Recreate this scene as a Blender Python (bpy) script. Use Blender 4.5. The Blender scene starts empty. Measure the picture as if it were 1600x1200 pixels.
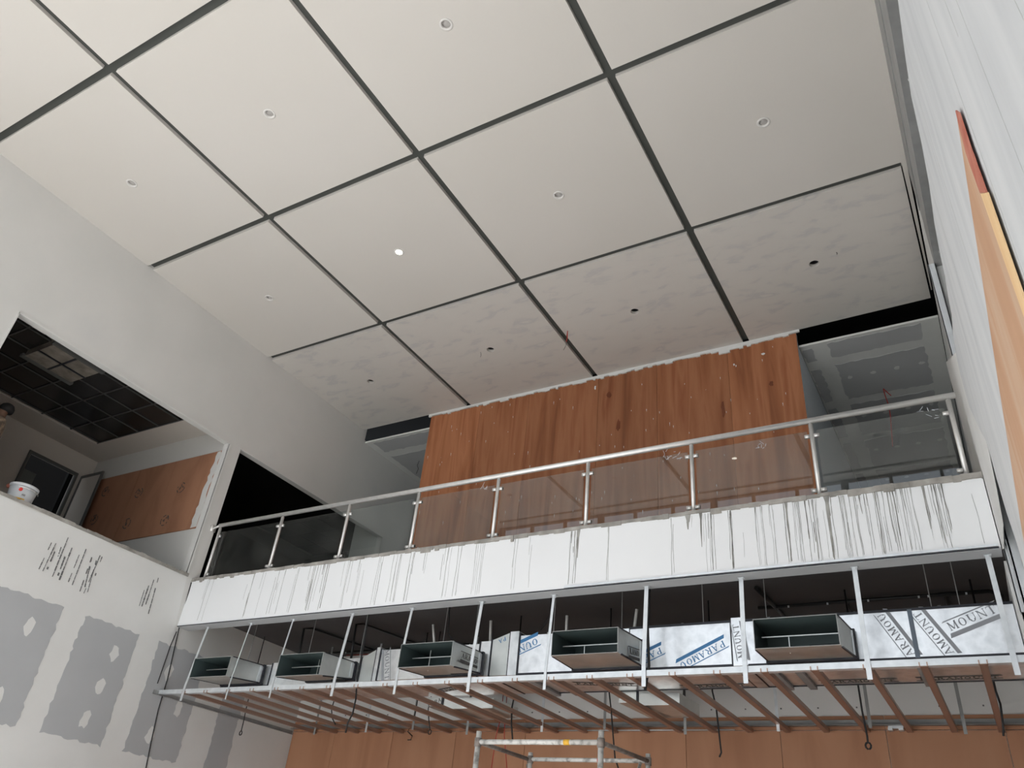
import bpy, bmesh, math, random
from mathutils import Vector, Matrix
from mathutils.geometry import tessellate_polygon
rnd = random.Random(7)
C = bpy.context.scene.collection
S = 8.0            # one unit of the survey below is 8 m; survey origin = the camera
CZ = 1.6           # camera height above the hall floor

# ------------------------------------------------------------------ camera
R = [[0.86447671, 0.49403098, 0.09280847],
     [-0.20626185, 0.51699345, -0.83076701],
     [-0.45840601, 0.69903588, 0.54882854]]
FPX = 1221.8
cam_d = bpy.data.cameras.new('camera'); cam = bpy.data.objects.new('camera', cam_d); C.objects.link(cam)
cam_d.sensor_width = 36; cam_d.lens = FPX / 1600 * 36; cam_d.clip_start = 0.02; cam_d.clip_end = 500
m = Matrix.Identity(4)
for i in range(3):
    m[i][0] = R[0][i]; m[i][1] = -R[1][i]; m[i][2] = -R[2][i]
m[2][3] = CZ
cam.matrix_world = m
bpy.context.scene.camera = cam

# ------------------------------------------------------------------ sky and exposure
w = bpy.data.worlds.new('sky'); bpy.context.scene.world = w; w.use_nodes = True
nt = w.node_tree; bg = nt.nodes['Background']
bg.inputs[0].default_value = (0.86, 0.93, 1.0, 1); bg.inputs[1].default_value = 1.5
vs = bpy.context.scene.view_settings
vs.view_transform = 'Standard'; vs.look = 'None'; vs.gamma = 1; vs.use_curve_mapping = False
vs.exposure = -0.05
sl = bpy.data.lights.new('sun', 'SUN'); sl.energy = 14.0; sl.angle = math.radians(1.0); sl.color = (1.0, .985, .975)
so_ = bpy.data.objects.new('sun', sl); C.objects.link(so_); so_.location = (0, -20, 30)
so_.rotation_euler = Vector((-.03, .68, -1.0)).to_track_quat('-Z', 'Y').to_euler()      # high sun outside the glazed front, reaching only the floor near it
pl = bpy.data.lights.new('window_portal', 'AREA'); pl.shape = 'RECTANGLE'; pl.size = 1.36*S; pl.size_y = 1.2*S
pl.cycles.is_portal = True
po = bpy.data.objects.new('window_portal', pl); C.objects.link(po)
po.location = (-0.64*S, -0.125*S, 0.4*S+CZ); po.rotation_euler = (math.radians(90), 0, 0)

def on(ax, val, u, v):      # where the survey sight line (u,v) meets the plane axis=val
    d = ((u-800)/FPX, (v-600)/FPX, 1.0)
    r = [sum(R[k][i]*d[k] for k in range(3)) for i in range(3)]
    t = val / r[ax]
    return [c*t for c in r]

# ------------------------------------------------------------------ materials
def newmat(name):
    mt = bpy.data.materials.new(name); mt.use_nodes = True
    return mt, mt.node_tree, mt.node_tree.nodes['Principled BSDF']
def N(nt, t, **kw):
    n = nt.nodes.new(t)
    for k, v in kw.items():
        if k in n.inputs.keys(): n.inputs[k].default_value = v
        else: setattr(n, k, v)
    return n
def plain(name, col, rough=.6, metal=0, spec=.5, emit=None, estr=0):
    mt, nt, b = newmat(name)
    b.inputs['Base Color'].default_value = (*col, 1); b.inputs['Roughness'].default_value = rough
    b.inputs['Metallic'].default_value = metal; b.inputs['Specular IOR Level'].default_value = spec
    if emit: b.inputs['Emission Color'].default_value = (*emit, 1); b.inputs['Emission Strength'].default_value = estr
    return mt
def noisy(name, stops, scale=(1,1,1), nscale=3, detail=6, rough=.6, metal=0, bump=0, bscale=None, spec=.3, dist=0, rnd_amt=0, speck=None, rough_var=0):
    """stops: [(pos,col)...] ramp over noise in object space; speck=(col,scale,thr,stretch) flecks"""
    mt, nt, b = newmat(name); L = nt.links.new
    tc = N(nt, 'ShaderNodeTexCoord'); mp = N(nt, 'ShaderNodeMapping'); mp.inputs['Scale'].default_value = scale
    L(tc.outputs['Object'], mp.inputs[0])
    no = N(nt, 'ShaderNodeTexNoise', Scale=nscale, Detail=detail, Distortion=dist)
    vec = mp.outputs[0]
    oi = N(nt, 'ShaderNodeObjectInfo')
    if rnd_amt:
        mul = N(nt, 'ShaderNodeVectorMath', operation='SCALE'); mul.inputs[0].default_value = (13., 7., 5.)
        L(oi.outputs['Random'], mul.inputs['Scale'])
        ad = N(nt, 'ShaderNodeVectorMath', operation='ADD'); L(vec, ad.inputs[0]); L(mul.outputs[0], ad.inputs[1]); vec = ad.outputs[0]
    L(vec, no.inputs['Vector'])
    cr = N(nt, 'ShaderNodeValToRGB'); e = cr.color_ramp.elements
    while len(e) < len(stops): e.new(0.5)
    for el, (p, c) in zip(e, stops): el.position = p; el.color = (*c, 1)
    L(no.outputs['Fac'], cr.inputs[0]); col = cr.outputs[0]
    if rnd_amt:
        hs = N(nt, 'ShaderNodeHueSaturation'); mr = N(nt, 'ShaderNodeMapRange')
        mr.inputs['To Min'].default_value = 1-rnd_amt; mr.inputs['To Max'].default_value = 1+rnd_amt
        L(oi.outputs['Random'], mr.inputs[0]); L(mr.outputs[0], hs.inputs['Value']); L(col, hs.inputs['Color']); col = hs.outputs[0]
    if speck:
        sc, ss, thr, st = speck
        m2 = N(nt, 'ShaderNodeMapping'); m2.inputs['Scale'].default_value = st; L(tc.outputs['Object'], m2.inputs[0])
        n2 = N(nt, 'ShaderNodeTexNoise', Scale=ss, Detail=2); L(m2.outputs[0], n2.inputs['Vector'])
        r2 = N(nt, 'ShaderNodeValToRGB'); r2.color_ramp.elements[0].position = thr; r2.color_ramp.elements[1].position = thr+.03
        L(n2.outputs['Fac'], r2.inputs[0])
        mx = N(nt, 'ShaderNodeMix', data_type='RGBA'); L(r2.outputs[0], mx.inputs[0]); L(col, mx.inputs[6]); mx.inputs[7].default_value = (*sc, 1); col = mx.outputs[2]
    L(col, b.inputs['Base Color'])
    b.inputs['Roughness'].default_value = rough; b.inputs['Metallic'].default_value = metal; b.inputs['Specular IOR Level'].default_value = spec
    if bump:
        nb = N(nt, 'ShaderNodeTexNoise', Scale=bscale or nscale*4, Detail=4); L(vec, nb.inputs['Vector'])
        bp = N(nt, 'ShaderNodeBump', Strength=bump, Distance=.01); L(nb.outputs['Fac'], bp.inputs['Height']); L(bp.outputs[0], b.inputs['Normal'])
    return mt
M = {}
M['ceil'] = noisy('ceiling_paint', [(.3, (.635, .605, .56)), (.7, (.66, .63, .59))], nscale=.4, detail=2, rough=.75, bump=.03, bscale=30)
M['ceil_raw'] = noisy('unfinished_ceiling_filler', [(.3, (.65, .62, .58)), (.54, (.64, .61, .57)), (.66, (.565, .545, .53)), (.75, (.65, .62, .58))], scale=(1, 2.2, 1), nscale=2.6, detail=5, rough=.85, bump=.08, bscale=14, dist=.4)
M['groove'] = plain('dark_green_grey_groove_paint', (.062, .066, .060), .7)
M['wall'] = noisy('wall_putty', [(.3, (.66, .655, .63)), (.6, (.70, .69, .665)), (.8, (.65, .645, .63))], nscale=.9, rough=.8, bump=.05, bscale=9)
M['wall_low'] = noisy('joint_compound', [(.3, (.71, .71, .69)), (.7, (.76, .76, .745))], nscale=1.5, rough=.85, bump=.06, bscale=9)
M['board'] = noisy('grey_gypsum_board', [(.3, (.43, .44, .45)), (.7, (.47, .48, .49))], nscale=1.2, rough=.9)
M['board_dk'] = noisy('grey_gypsum_ceiling_board', [(.3, (.46, .465, .47)), (.7, (.50, .505, .51))], nscale=1.2, rough=.9)
M['comp_dk'] = noisy('ceiling_compound', [(.3, (.68, .685, .66)), (.7, (.74, .74, .72))], nscale=2, rough=.9)
M['fascia'] = noisy('white_fascia_paint', [(.3, (.78, .79, .80)), (.7, (.82, .83, .84))], nscale=.8, rough=.6)
M['stain'] = noisy('grey_cement_drip', [(.35, (.20, .195, .18)), (.65, (.38, .375, .35))], nscale=6, rough=.85)
M['stain_lt'] = plain('pale_cement_drip', (.47, .475, .46), .85)
M['stain_bk'] = plain('charcoal_scratch', (.15, .15, .15), .85)
M['cement'] = noisy('rough_cement_edge', [(.3, (.22, .21, .19)), (.6, (.37, .35, .32)), (.8, (.55, .54, .51))], nscale=6, rough=.9, bump=.5, bscale=14)
PLY = [(.25, (.17, .058, .024)), (.42, (.32, .12, .052)), (.55, (.40, .165, .078)), (.68, (.30, .105, .045)), (.8, (.22, .075, .03))]
M['ply'] = noisy('red_brown_plywood', PLY, scale=(4.5, 4.5, .35), nscale=1.1, detail=10, rough=.55, bump=.05, rnd_amt=.22, dist=.5, speck=((.62, .58, .5), 9, .76, (2.6, 1, .9)))
M['ply_stain'] = noisy('dark_red_plywood_stain', [(.3, (.14, .04, .018)), (.7, (.22, .07, .03))], nscale=4, rough=.6)
M['ply_low'] = noisy('brown_plywood', [(.2, (.33, .15, .08)), (.5, (.44, .22, .125)), (.8, (.50, .265, .155))], scale=(1.6, 1.6, .3), nscale=1.3, detail=8, rough=.6, rnd_amt=.08, dist=.6)
M['ply_room'] = noisy('room_plywood', [(.2, (.30, .14, .08)), (.5, (.42, .21, .125)), (.8, (.48, .25, .15))], scale=(1.5, 1.5, .5), nscale=1.5, detail=8, rough=.6, dist=.6)
M['ply_pale'] = noisy('pale_plywood', [(.2, (.46, .26, .15)), (.45, (.53, .32, .20)), (.65, (.57, .40, .28)), (.85, (.42, .22, .12))], scale=(2, 2, .3), nscale=2.2, detail=8, rough=.6, dist=.8)
M['pine'] = noisy('pale_pine', [(.3, (.72, .47, .24)), (.7, (.80, .57, .32))], scale=(8, 8, .6), nscale=2, rough=.6)
M['redpaint'] = noisy('red_paint_edge', [(.3, (.40, .11, .07)), (.7, (.52, .22, .16))], nscale=9, rough=.7)
M['galv'] = noisy('galvanised_steel', [(.3, (.66, .69, .71)), (.7, (.82, .85, .87))], nscale=9, rough=.42, metal=.6, spec=.5)
M['galv_dk'] = noisy('dull_galvanised_steel', [(.3, (.28, .285, .28)), (.7, (.36, .365, .36))], nscale=5, rough=.5, metal=.2)
M['stud'] = noisy('pale_zinc_stud', [(.3, (.60, .63, .65)), (.7, (.70, .73, .75))], nscale=6, rough=.5, metal=.1)
M['furring'] = plain('zinc_furring_brown_reflection', (.44, .31, .25), .42, .75)  # brown reflection of the plywood put into the zinc colour
M['steel'] = noisy('brushed_stainless_steel', [(.3, (.74, .73, .71)), (.7, (.84, .83, .81))], scale=(1, 1, 1), nscale=12, rough=.36, metal=.6)
M['foil'] = noisy('silver_foil_duct_board', [(.3, (.72, .74, .75)), (.5, (.90, .91, .92)), (.72, (.66, .67, .68))], nscale=5, rough=.30, metal=.82, bump=.18, bscale=11, spec=.6)
M['foil_soft'] = noisy('dull_foil', [(.3, (.60, .62, .60)), (.7, (.72, .74, .72))], nscale=5, rough=.38, metal=.8, bump=.12, bscale=8)
M['lining'] = plain('dark_green_duct_lining', (.075, .105, .105), .4, .1)
M['tape'] = plain('black_duct_tape', (.012, .013, .02), .45)
M['bluetape'] = plain('blue_grey_seam_tape', (.12, .15, .19), .4)
M['ink_blue'] = plain('blue_print', (.05, .20, .42), .5)
M['ink_grey'] = plain('grey_print', (.30, .31, .33), .5)
M['ink_dark'] = plain('dark_print', (.09, .085, .08), .6)
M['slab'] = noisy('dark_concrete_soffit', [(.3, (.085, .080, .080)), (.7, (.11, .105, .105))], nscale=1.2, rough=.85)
M['black'] = plain('painted_void_darkness', (.012, .012, .013), .9)  # black colour stands in for the darkness of voids, holes and back rooms
M['cable'] = plain('black_cable', (.010, .010, .011), .5)
M['redwire'] = plain('red_wire', (.42, .03, .02), .5)
M['blackpipe'] = plain('black_conduit', (.012, .012, .013), .4)
M['white_metal'] = plain('white_lamp_rim', (.72, .70, .67), .4)
M['lens_off'] = plain('unlit_lamp_lens', (.50, .48, .46), .35)
M['lens_on'] = plain('lit_lamp_lens', (1, .95, .85), .4, emit=(1, .96, .80), estr=9)
M['dark_tile'] = noisy('glossy_black_ceiling_tile', [(.3, (.016, .015, .014)), (.7, (.028, .025, .023))], nscale=1, rough=.25, rnd_amt=.3)
M['grid'] = plain('dark_tile_grid', (.07, .068, .065), .5)
M['room'] = plain('room_paint', (.62, .575, .52), .85)
M['room_pale'] = plain('room_pale_board', (.66, .65, .62), .85)
M['gyps_pale'] = plain('pale_gypsum_strip', (.80, .79, .77), .85)
M['door'] = plain('grey_door_leaf', (.13, .135, .125), .6)
M['frame'] = plain('grey_door_frame', (.11, .11, .105), .5)
M['floor'] = noisy('dusty_concrete_floor', [(.3, (.57, .57, .565)), (.7, (.67, .67, .66))], nscale=.6, rough=.85)
M['blueboard'] = noisy('pale_blue_grey_board', [(.3, (.60, .65, .70)), (.7, (.65, .70, .75))], nscale=1, rough=.85)
M['skin_wall'] = noisy('streaky_white_putty', [(.25, (.49, .50, .51)), (.5, (.55, .56, .565)), (.75, (.60, .605, .605))], scale=(1, 3.2, .35), nscale=2.6, detail=9, rough=.85, bump=.05, bscale=10, dist=.3)
M['window_frame'] = plain('brown_window_frame', (.10, .05, .03), .5)
M['plastic'] = noisy('cloudy_plastic_wrap', [(.3, (.14, .12, .10)), (.7, (.34, .30, .25))], nscale=5, rough=.3, bump=.5, bscale=6)
M['scaf'] = noisy('worn_white_scaffold_paint', [(.35, (.30, .29, .27)), (.5, (.62, .61, .58)), (.8, (.70, .69, .66))], nscale=16, detail=5, rough=.55, metal=.2)
M['scaf_dk'] = noisy('rusty_scaffold_steel', [(.35, (.18, .155, .14)), (.7, (.33, .29, .26))], nscale=14, rough=.6, metal=.3)
M['yellow'] = plain('yellow_mark', (.75, .42, .04), .6)
M['red'] = plain('red_mark', (.72, .04, .03), .6)
M['pail'] = plain('white_plastic_pail', (.66, .68, .70), .4)
M['skin'] = plain('skin', (.20, .11, .07), .6)
M['hair'] = plain('black_hair', (.01, .009, .009), .7)
M['shirt'] = noisy('patterned_beige_shirt', [(.4, (.32, .24, .17)), (.6, (.12, .09, .07))], nscale=14, rough=.9)
M['trouser'] = plain('dark_trousers', (.04, .04, .05), .9)
M['paper'] = plain('white_paper', (.72, .76, .82), .8)
M['out'] = noisy('outside_ground', [(.3, (.43, .43, .42)), (.7, (.51, .51, .50))], nscale=.3, rough=.95)
# balustrade glass: clear tinted sheet with fresnel reflection
mt, nt_, b = newmat('balustrade_glass'); nt_.nodes.remove(b); L_ = nt_.links.new
tr = N(nt_, 'ShaderNodeBsdfTransparent'); tr.inputs[0].default_value = (.84, .87, .86, 1)
gl = N(nt_, 'ShaderNodeBsdfGlossy'); gl.inputs['Roughness'].default_value = .0; gl.inputs[0].default_value = (.95, .97, 1, 1)
fr = N(nt_, 'ShaderNodeFresnel', IOR=1.72); mx = N(nt_, 'ShaderNodeMixShader')
df = N(nt_, 'ShaderNodeBsdfDiffuse'); df.inputs[0].default_value = (.55, .55, .52, 1)
n1 = N(nt_, 'ShaderNodeTexNoise', Scale=2.5, Detail=6); r1 = N(nt_, 'ShaderNodeMapRange')
r1.inputs['From Min'].default_value = .35; r1.inputs['From Max'].default_value = .75; r1.inputs['To Min'].default_value = .015; r1.inputs['To Max'].default_value = .05
mx2 = N(nt_, 'ShaderNodeMixShader'); L_(n1.outputs['Fac'], r1.inputs[0]); L_(r1.outputs[0], mx2.inputs[0]); L_(tr.outputs[0], mx2.inputs[1]); L_(df.outputs[0], mx2.inputs[2])
geo = N(nt_, 'ShaderNodeNewGeometry'); mm = N(nt_, 'ShaderNodeMath', operation='SUBTRACT'); mm.inputs[0].default_value = 1; L_(geo.outputs['Backfacing'], mm.inputs[1])
mm2 = N(nt_, 'ShaderNodeMath', operation='MULTIPLY'); L_(fr.outputs[0], mm2.inputs[0]); L_(mm.outputs[0], mm2.inputs[1])     # one reflection per sheet
L_(mm2.outputs[0], mx.inputs[0]); L_(mx2.outputs[0], mx.inputs[1]); L_(gl.outputs[0], mx.inputs[2])
L_(mx.outputs[0], nt_.nodes['Material Output'].inputs[0]); M['glass'] = mt

# ------------------------------------------------------------------ builders (all in survey units)
class MB:
    def __init__(s): s.v = []; s.f = []
    def add(s, vs, fs):
        o = len(s.v); s.v += [tuple(p) for p in vs]; s.f += [tuple(i+o for i in f) for f in fs]; return s
    def box(s, x0, x1, y0, y1, z0, z1):
        v = [(x, y, z) for z in (z0, z1) for y in (y0, y1) for x in (x0, x1)]
        return s.add(v, [(0,2,3,1), (4,5,7,6), (0,1,5,4), (2,6,7,3), (0,4,6,2), (1,3,7,5)])
    def hexa(s, a, b):      # a, b: two quads (front, back), any shape
        return s.add(list(a)+list(b), [(0,1,2,3), (7,6,5,4), (0,4,5,1), (1,5,6,2), (2,6,7,3), (3,7,4,0)])
    def bar(s, p, q, wd, ht, up=(0,0,1)):
        p = Vector(p); q = Vector(q); d = (q-p).normalized(); u = Vector(up)
        if abs(d.dot(u)) > .95: u = Vector((0,1,0))
        x = d.cross(u).normalized()*wd/2; y = x.normalized().cross(d).normalized()*ht/2
        return s.hexa([p-x-y, p+x-y, p+x+y, p-x+y], [q-x-y, q+x-y, q+x+y, q-x+y])
    def tube(s, pts, r, n=8, caps=True):
        pts = [Vector(p) for p in pts]; o = len(s.v); ref = None
        for i, p in enumerate(pts):
            d = (pts[min(i+1, len(pts)-1)]-pts[max(i-1, 0)]).normalized()
            if ref is None: ref = Vector((0,0,1)) if abs(d.z) < .9 else Vector((1,0,0))
            x = d.cross(ref).normalized(); y = d.cross(x).normalized(); ref = -d.cross(x) if False else ref
            rr = r[i] if isinstance(r, (list, tuple)) else r
            for k in range(n):
                a = 2*math.pi*k/n; s.v.append(tuple(p+x*math.cos(a)*rr+y*math.sin(a)*rr))
        for i in range(len(pts)-1):
            for k in range(n):
                s.f.append((o+i*n+k, o+i*n+(k+1)%n, o+(i+1)*n+(k+1)%n, o+(i+1)*n+k))
        if caps:
            s.f.append(tuple(o+k for k in range(n))[::-1]); s.f.append(tuple(o+(len(pts)-1)*n+k for k in range(n)))
        return s
    def lathe(s, prof, c=(0,0,0), n=24):    # prof: [(r,z)...] about z
        o = len(s.v)
        for r, z in prof:
            for k in range(n):
                a = 2*math.pi*k/n; s.v.append((c[0]+r*math.cos(a), c[1]+r*math.sin(a), c[2]+z))
        for i in range(len(prof)-1):
            for k in range(n): s.f.append((o+i*n+k, o+i*n+(k+1)%n, o+(i+1)*n+(k+1)%n, o+(i+1)*n+k))
        return s
    def plate(s, loops, fn, h):     # loops of 2D points (outer, holes...), fn(u,v,w)->xyz, w from 0 to h
        flat = [p for l in loops for p in l]
        tris = tessellate_polygon([[Vector((p[0], p[1], 0)) for p in l] for l in loops])
        n = len(flat)
        s_v = [fn(p[0], p[1], 0) for p in flat]+[fn(p[0], p[1], h) for p in flat]
        fs = [tuple(t) for t in tris]+[tuple(i+n for i in reversed(t)) for t in tris]
        o = 0
        for l in loops:
            k = len(l)
            for i in range(k): a = o+i; b2 = o+(i+1) % k; fs.append((a, b2, b2+n, a+n))
            o += k
        return s.add(s_v, fs)
    def mesh(s, name, org=(0,0,0), mat=None, smooth=False):
        me = bpy.data.meshes.new(name)
        me.from_pydata([((p[0]-org[0])*S, (p[1]-org[1])*S, (p[2]-org[2])*S) for p in s.v], [], s.f)
        bm = bmesh.new(); bm.from_mesh(me); bmesh.ops.recalc_face_normals(bm, faces=bm.faces); bm.to_mesh(me); bm.free()
        if mat: me.materials.append(M[mat])
        if smooth:
            for p in me.polygons: p.use_smooth = len(p.vertices) == 4
        return me
ORG = {}
def W(p): return (p[0]*S, p[1]*S, p[2]*S+CZ)
def root_of(o):
    while o.parent: o = o.parent
    return o
def tag(o, label, cat, group=None, kind=None):
    o['label'] = label; o['category'] = cat
    if group: o['group'] = group
    if kind: o['kind'] = kind
    return o
def thing(name, label, cat, base, group=None):
    o = bpy.data.objects.new(name, None); o.empty_display_size = .1; C.objects.link(o)
    o.location = W(base); ORG[o.name] = base
    return tag(o, label, cat, group)
def part(name, mb, mat, parent, smooth=False, kind=None, label=None):
    r = root_of(parent); org = ORG[r.name]
    o = bpy.data.objects.new(name, mb.mesh(name, org, mat, smooth)); C.objects.link(o); o.parent = parent
    if kind: o['kind'] = kind
    if label: o['label'] = label
    return o
def solo(name, mb, mat, label, cat, base, group=None, smooth=False):
    o = bpy.data.objects.new(name, mb.mesh(name, base, mat, smooth)); C.objects.link(o); o.location = W(base); ORG[o.name] = base
    return tag(o, label, cat, group)
def struct(name, mb, mat):
    o = bpy.data.objects.new(name, mb.mesh(name, (0,0,0), mat)); C.objects.link(o); o.location = (0, 0, CZ); ORG[o.name] = (0,0,0)
    o['kind'] = 'structure'; return o
def dup(r, newbase):
    c = r.copy(); C.objects.link(c); c.location = W(newbase); ORG[c.name] = newbase
    def kids(a, b):
        for ch in [x for x in bpy.data.objects if x.parent == a]:
            d = ch.copy(); C.objects.link(d); d.parent = b; kids(ch, d)
    kids(r, c); return c
def circle(cx, cy, r, n=24): return [(cx+r*math.cos(2*math.pi*k/n), cy+r*math.sin(2*math.pi*k/n)) for k in range(n)]
def ragged(pts, step=.012, jit=.0018, rr=rnd):
    out = []
    for i, a in enumerate(pts):
        b = pts[(i+1) % len(pts)]; d = math.dist(a, b); n = max(1, int(d/step))
        for k in range(n):
            t = k/n; out.append((a[0]+(b[0]-a[0])*t+rr.uniform(-jit, jit), a[1]+(b[1]-a[1])*t+rr.uniform(-jit, jit)))
    return out
def blob(cx, cy, rx, ry, n=11, rr=rnd): return [(cx+rx*math.cos(2*math.pi*k/n)*rr.uniform(.6, 1.15), cy+ry*math.sin(2*math.pi*k/n)*rr.uniform(.6, 1.15)) for k in range(n)]
FX = lambda x0, sg=1: (lambda u, v, w: (x0+w*sg, u, v))      # plane x = x0
FY = lambda y0, sg=1: (lambda u, v, w: (u, y0+w*sg, v))      # plane y = y0
FZ = lambda z0, sg=1: (lambda u, v, w: (u, v, z0+w*sg))      # plane z = z0

# survey constants
XL, XR = -1.315, 0.0365       # left wall, right edge of ceiling
YF, YB, YE = -.10, .954, 1.318   # glazed front, balcony face, back of the hall
ZC, ZB, ZG = 1.0, .461, -.2   # ceiling, balcony floor, hall floor
ORD = ['first', 'second', 'third', 'fourth', 'fifth', 'sixth', 'seventh', 'eighth', 'ninth', 'tenth', 'eleventh', 'twelfth', 'thirteenth', 'fourteenth', 'fifteenth', 'sixteenth', 'seventeenth', 'eighteenth', 'nineteenth', 'twentieth', 'twenty-first', 'twenty-second', 'twenty-third', 'twenty-fourth']

# ================================================================== the setting
struct('ground', MB().box(-6, 5, -8, YF-.02, ZG-.03, ZG-.01), 'out')
struct('floor', MB().box(-1.9, .1, YF, 2.7, ZG-.02, ZG), 'floor')
# hall ceiling: dark backing seen in the grooves, panels hung below it
GX = [-.983, -.643, -.303]; GY = [-.058, .284, .626, .968]; HG = .0066
ceil = struct('ceiling', MB().plate([[(XL, YF), (XR, YF), (XR, YE), (XL, YE)]] + [circle(x, 1.138, .0095, 16) for x in (-1.149, -.812, -.474, -.130)], FZ(ZC+.007), .002), 'groove')
LAMPX = [-1.152, -.812, -.473, -.130]; LR = .0085
xs = [(XL, GX[0]-HG), (GX[0]+HG, GX[1]-HG), (GX[1]+HG, GX[2]-HG), (GX[2]+HG, XR)]
ys = [(YF, GY[0]-HG)] + [(GY[i]+HG, GY[i+1]-HG) for i in range(3)] + [(GY[3]+HG, YE)]
lampy = {1: .113, 2: .455, 3: .80, 4: 1.138}
for j, (y0, y1) in enumerate(ys):
    for i, (x0, x1) in enumerate(xs):
        outer = [(x0, y0), (x1, y0), (x1, y1), (x0, y1)]
        if j == 4 and i == 3: outer = [(x0, y0), (x1-.0015, y0), (x1+.003, y1-.004), (x0+.095, y1+.0), (x0, y1)]
        loops = [outer]
        if j in lampy: loops.append(circle(LAMPX[i] if j < 4 else (-1.149, -.812, -.474, -.130)[i], lampy[j], LR if j < 4 else .0088, 24))
        part('ceiling_panel', MB().plate(loops, FZ(ZC), .007), 'ceil_raw' if j == 4 else 'ceil', ceil)
# cream edge strip, roof void and roof
struct('trim_1', MB().box(XR-.0004, XR+.0070, YF, .968, ZC-.0008, ZC+.010).hexa([(XR+.0003, .968, ZC-.0008), (XR+.0070, .968, ZC-.0008), (XR+.0070, .968, ZC+.01), (XR+.0003, .968, ZC+.01)], [(XR+.006, 1.29, ZC-.0008), (XR+.0075, 1.29, ZC-.0008), (XR+.0075, 1.29, ZC+.01), (XR+.006, 1.29, ZC+.01)]), 'ceil')
struct('roof', MB().box(-1.95, .12, YF-.03, 2.7, 1.13, 1.15), 'black')
struct('roof_void_wall', MB().box(-1.33, .1, 1.9, 1.91, .975, 1.13), 'black')
# left wall with the two openings; the openings start at the balcony floor
SILL = .467
wl = MB().plate([[(YF-.02, ZG), (YE, ZG), (YE, .42), (2.62, .42), (2.62, .975), (YE+.012, .975), (YE+.012, 1.13), (YF-.02, 1.13)],
                 [(.456, SILL), (.937, SILL), (.937, .757), (.456, .757)],
                 [(.968, .462), (1.470, .462), (1.470, .760), (.968, .760)]], FX(XL, -1), .018)
wall_left = struct('wall_left', wl, 'wall')
# jointed gypsum boards low on the left wall (finish coat not yet on)
part('joint_compound_coat', MB().plate([ragged([(YF, ZG+.002), (YE-.005, ZG+.002), (YE-.005, .254), (.97, .254), (.95, .372), (.94, .462), (.62, .462), (YF, .462)], .03, .001)], FX(XL, 1), .0004), 'wall_low', wall_left)
rows = [(-.19, .098), (.150, .335)]
for (z0, z1) in rows:
    for (y0, y1) in [(.02, .14), (.17, .30), (.33, .455), (.475, .59), (.61, .732), (.773, .884), (.928, 1.042), (1.105, 1.158)]:
        zz = min(z1, .335)
        if y0 > 1.1 and z1 > .2: zz = .30
        r2 = random.Random(int(y0*1000+z1*77))
        part('gypsum_board', MB().plate([ragged([(y0, z0), (y1, z0), (y1, zz), (y0, zz)], .007, .0022, r2)], FX(XL, 1), .0008), 'board', wall_left)
        for k in range(3 if z1 > .2 else 2):
            if y1 > 1.05: break
            yy = r2.uniform(y0+.03, y1-.03); z_ = z0+(k+.6)*(zz-z0)/3.4
            part('filler_patch', MB().plate([blob(yy, z_, .009, .016, 11, r2)], FX(XL, 1), .0011), 'wall_low', wall_left)
# charcoal strokes under the big opening
sk = MB(); r3 = random.Random(3)
for (u0, v0, u1, v1) in [(80,848,60,890), (87,849,66,893), (85,862,73,890), (106,840,81,902), (101,870,88,905), (112,856,92,907), (126,860,106,910), (134,858,112,915), (146,862,124,925), (143,872,132,918), (150,876,136,926), (156,868,130,928), (232,915,221,948), (247,903,231,960), (240,906,227,945), (225,922,217,947), (95,855,90,870), (159,870,148,900)]:
    a = on(0, XL, u0, v0); b = on(0, XL, u1, v1); t = r3.uniform(.0004, .0011)
    n = 7
    for k in range(n):
        if r3.random() < .15: continue
        p = [a[i]+(b[i]-a[i])*k/n for i in range(3)]; q = [a[i]+(b[i]-a[i])*(k+.9)/n for i in range(3)]; t2 = t*r3.uniform(.5, 1.3)
        sk.plate([[(p[1]-t2, p[2]), (p[1]+t2, p[2]), (q[1]+t2, q[2]), (q[1]-t2, q[2])]], FX(XL, 1), .0013)
part('charcoal_strokes', sk, 'stain_bk', wall_left, kind='stuff')
# ragged plaster along the raw floor edge of the opening
ed = MB(); r3 = random.Random(5)
y = .30
while y < .935:
    y2 = y+r3.uniform(.006, .02); ed.box(XL-.018, XL+r3.uniform(.001, .003), y, y2, SILL-.004, SILL+r3.uniform(.0003, .0025)); y = y2
part('broken_plaster_edge', ed, 'cement', wall_left)
# corner beads round the openings
for nm, pts in (('trim_2', [(.456, .757), (.937, .757)]), ('trim_3', [(.968, .76), (1.47, .76)])):
    (a, z), (b, _) = pts
    q = MB().box(XL-.002, XL+.0016, a-.002, b+.002, z-.0022, z+.0022)
    q.box(XL-.002, XL+.0016, a-.003, a, SILL, z) if nm == 'trim_2' else None
    q.box(XL-.002, XL+.0016, b, b+.004, SILL, z) if nm == 'trim_2' else q.box(XL-.002, XL+.0016, b, b+.003, .47, z)
    struct(nm, q, 'wall')
# hall back wall under the balcony: gypsum strip above, plywood sheets below
wb = struct('wall_back', MB().box(XL, .05, 1.314, 1.33, ZG, .42), 'gyps_pale')
xe = [XL+.002, -1.195, -1.046, -.897, -.748, -.60, -.452, -.303, -.154, -.005, .045]
for a, b in zip(xe, xe[1:]):
    for (z0, z1) in ((ZG, .098), (.0995, .2535), (.2545, .2735)):
        part('plywood_sheet', MB().box(a+.0004, b-.0004, 1.311, 1.314, z0, z1), 'ply_low', wb)
for k in range(24): part('screw', MB().box(-1.29+k*.055, -1.288+k*.055, 1.3128, 1.3141, .285, .2868), 'stain_bk', wb)
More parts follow.
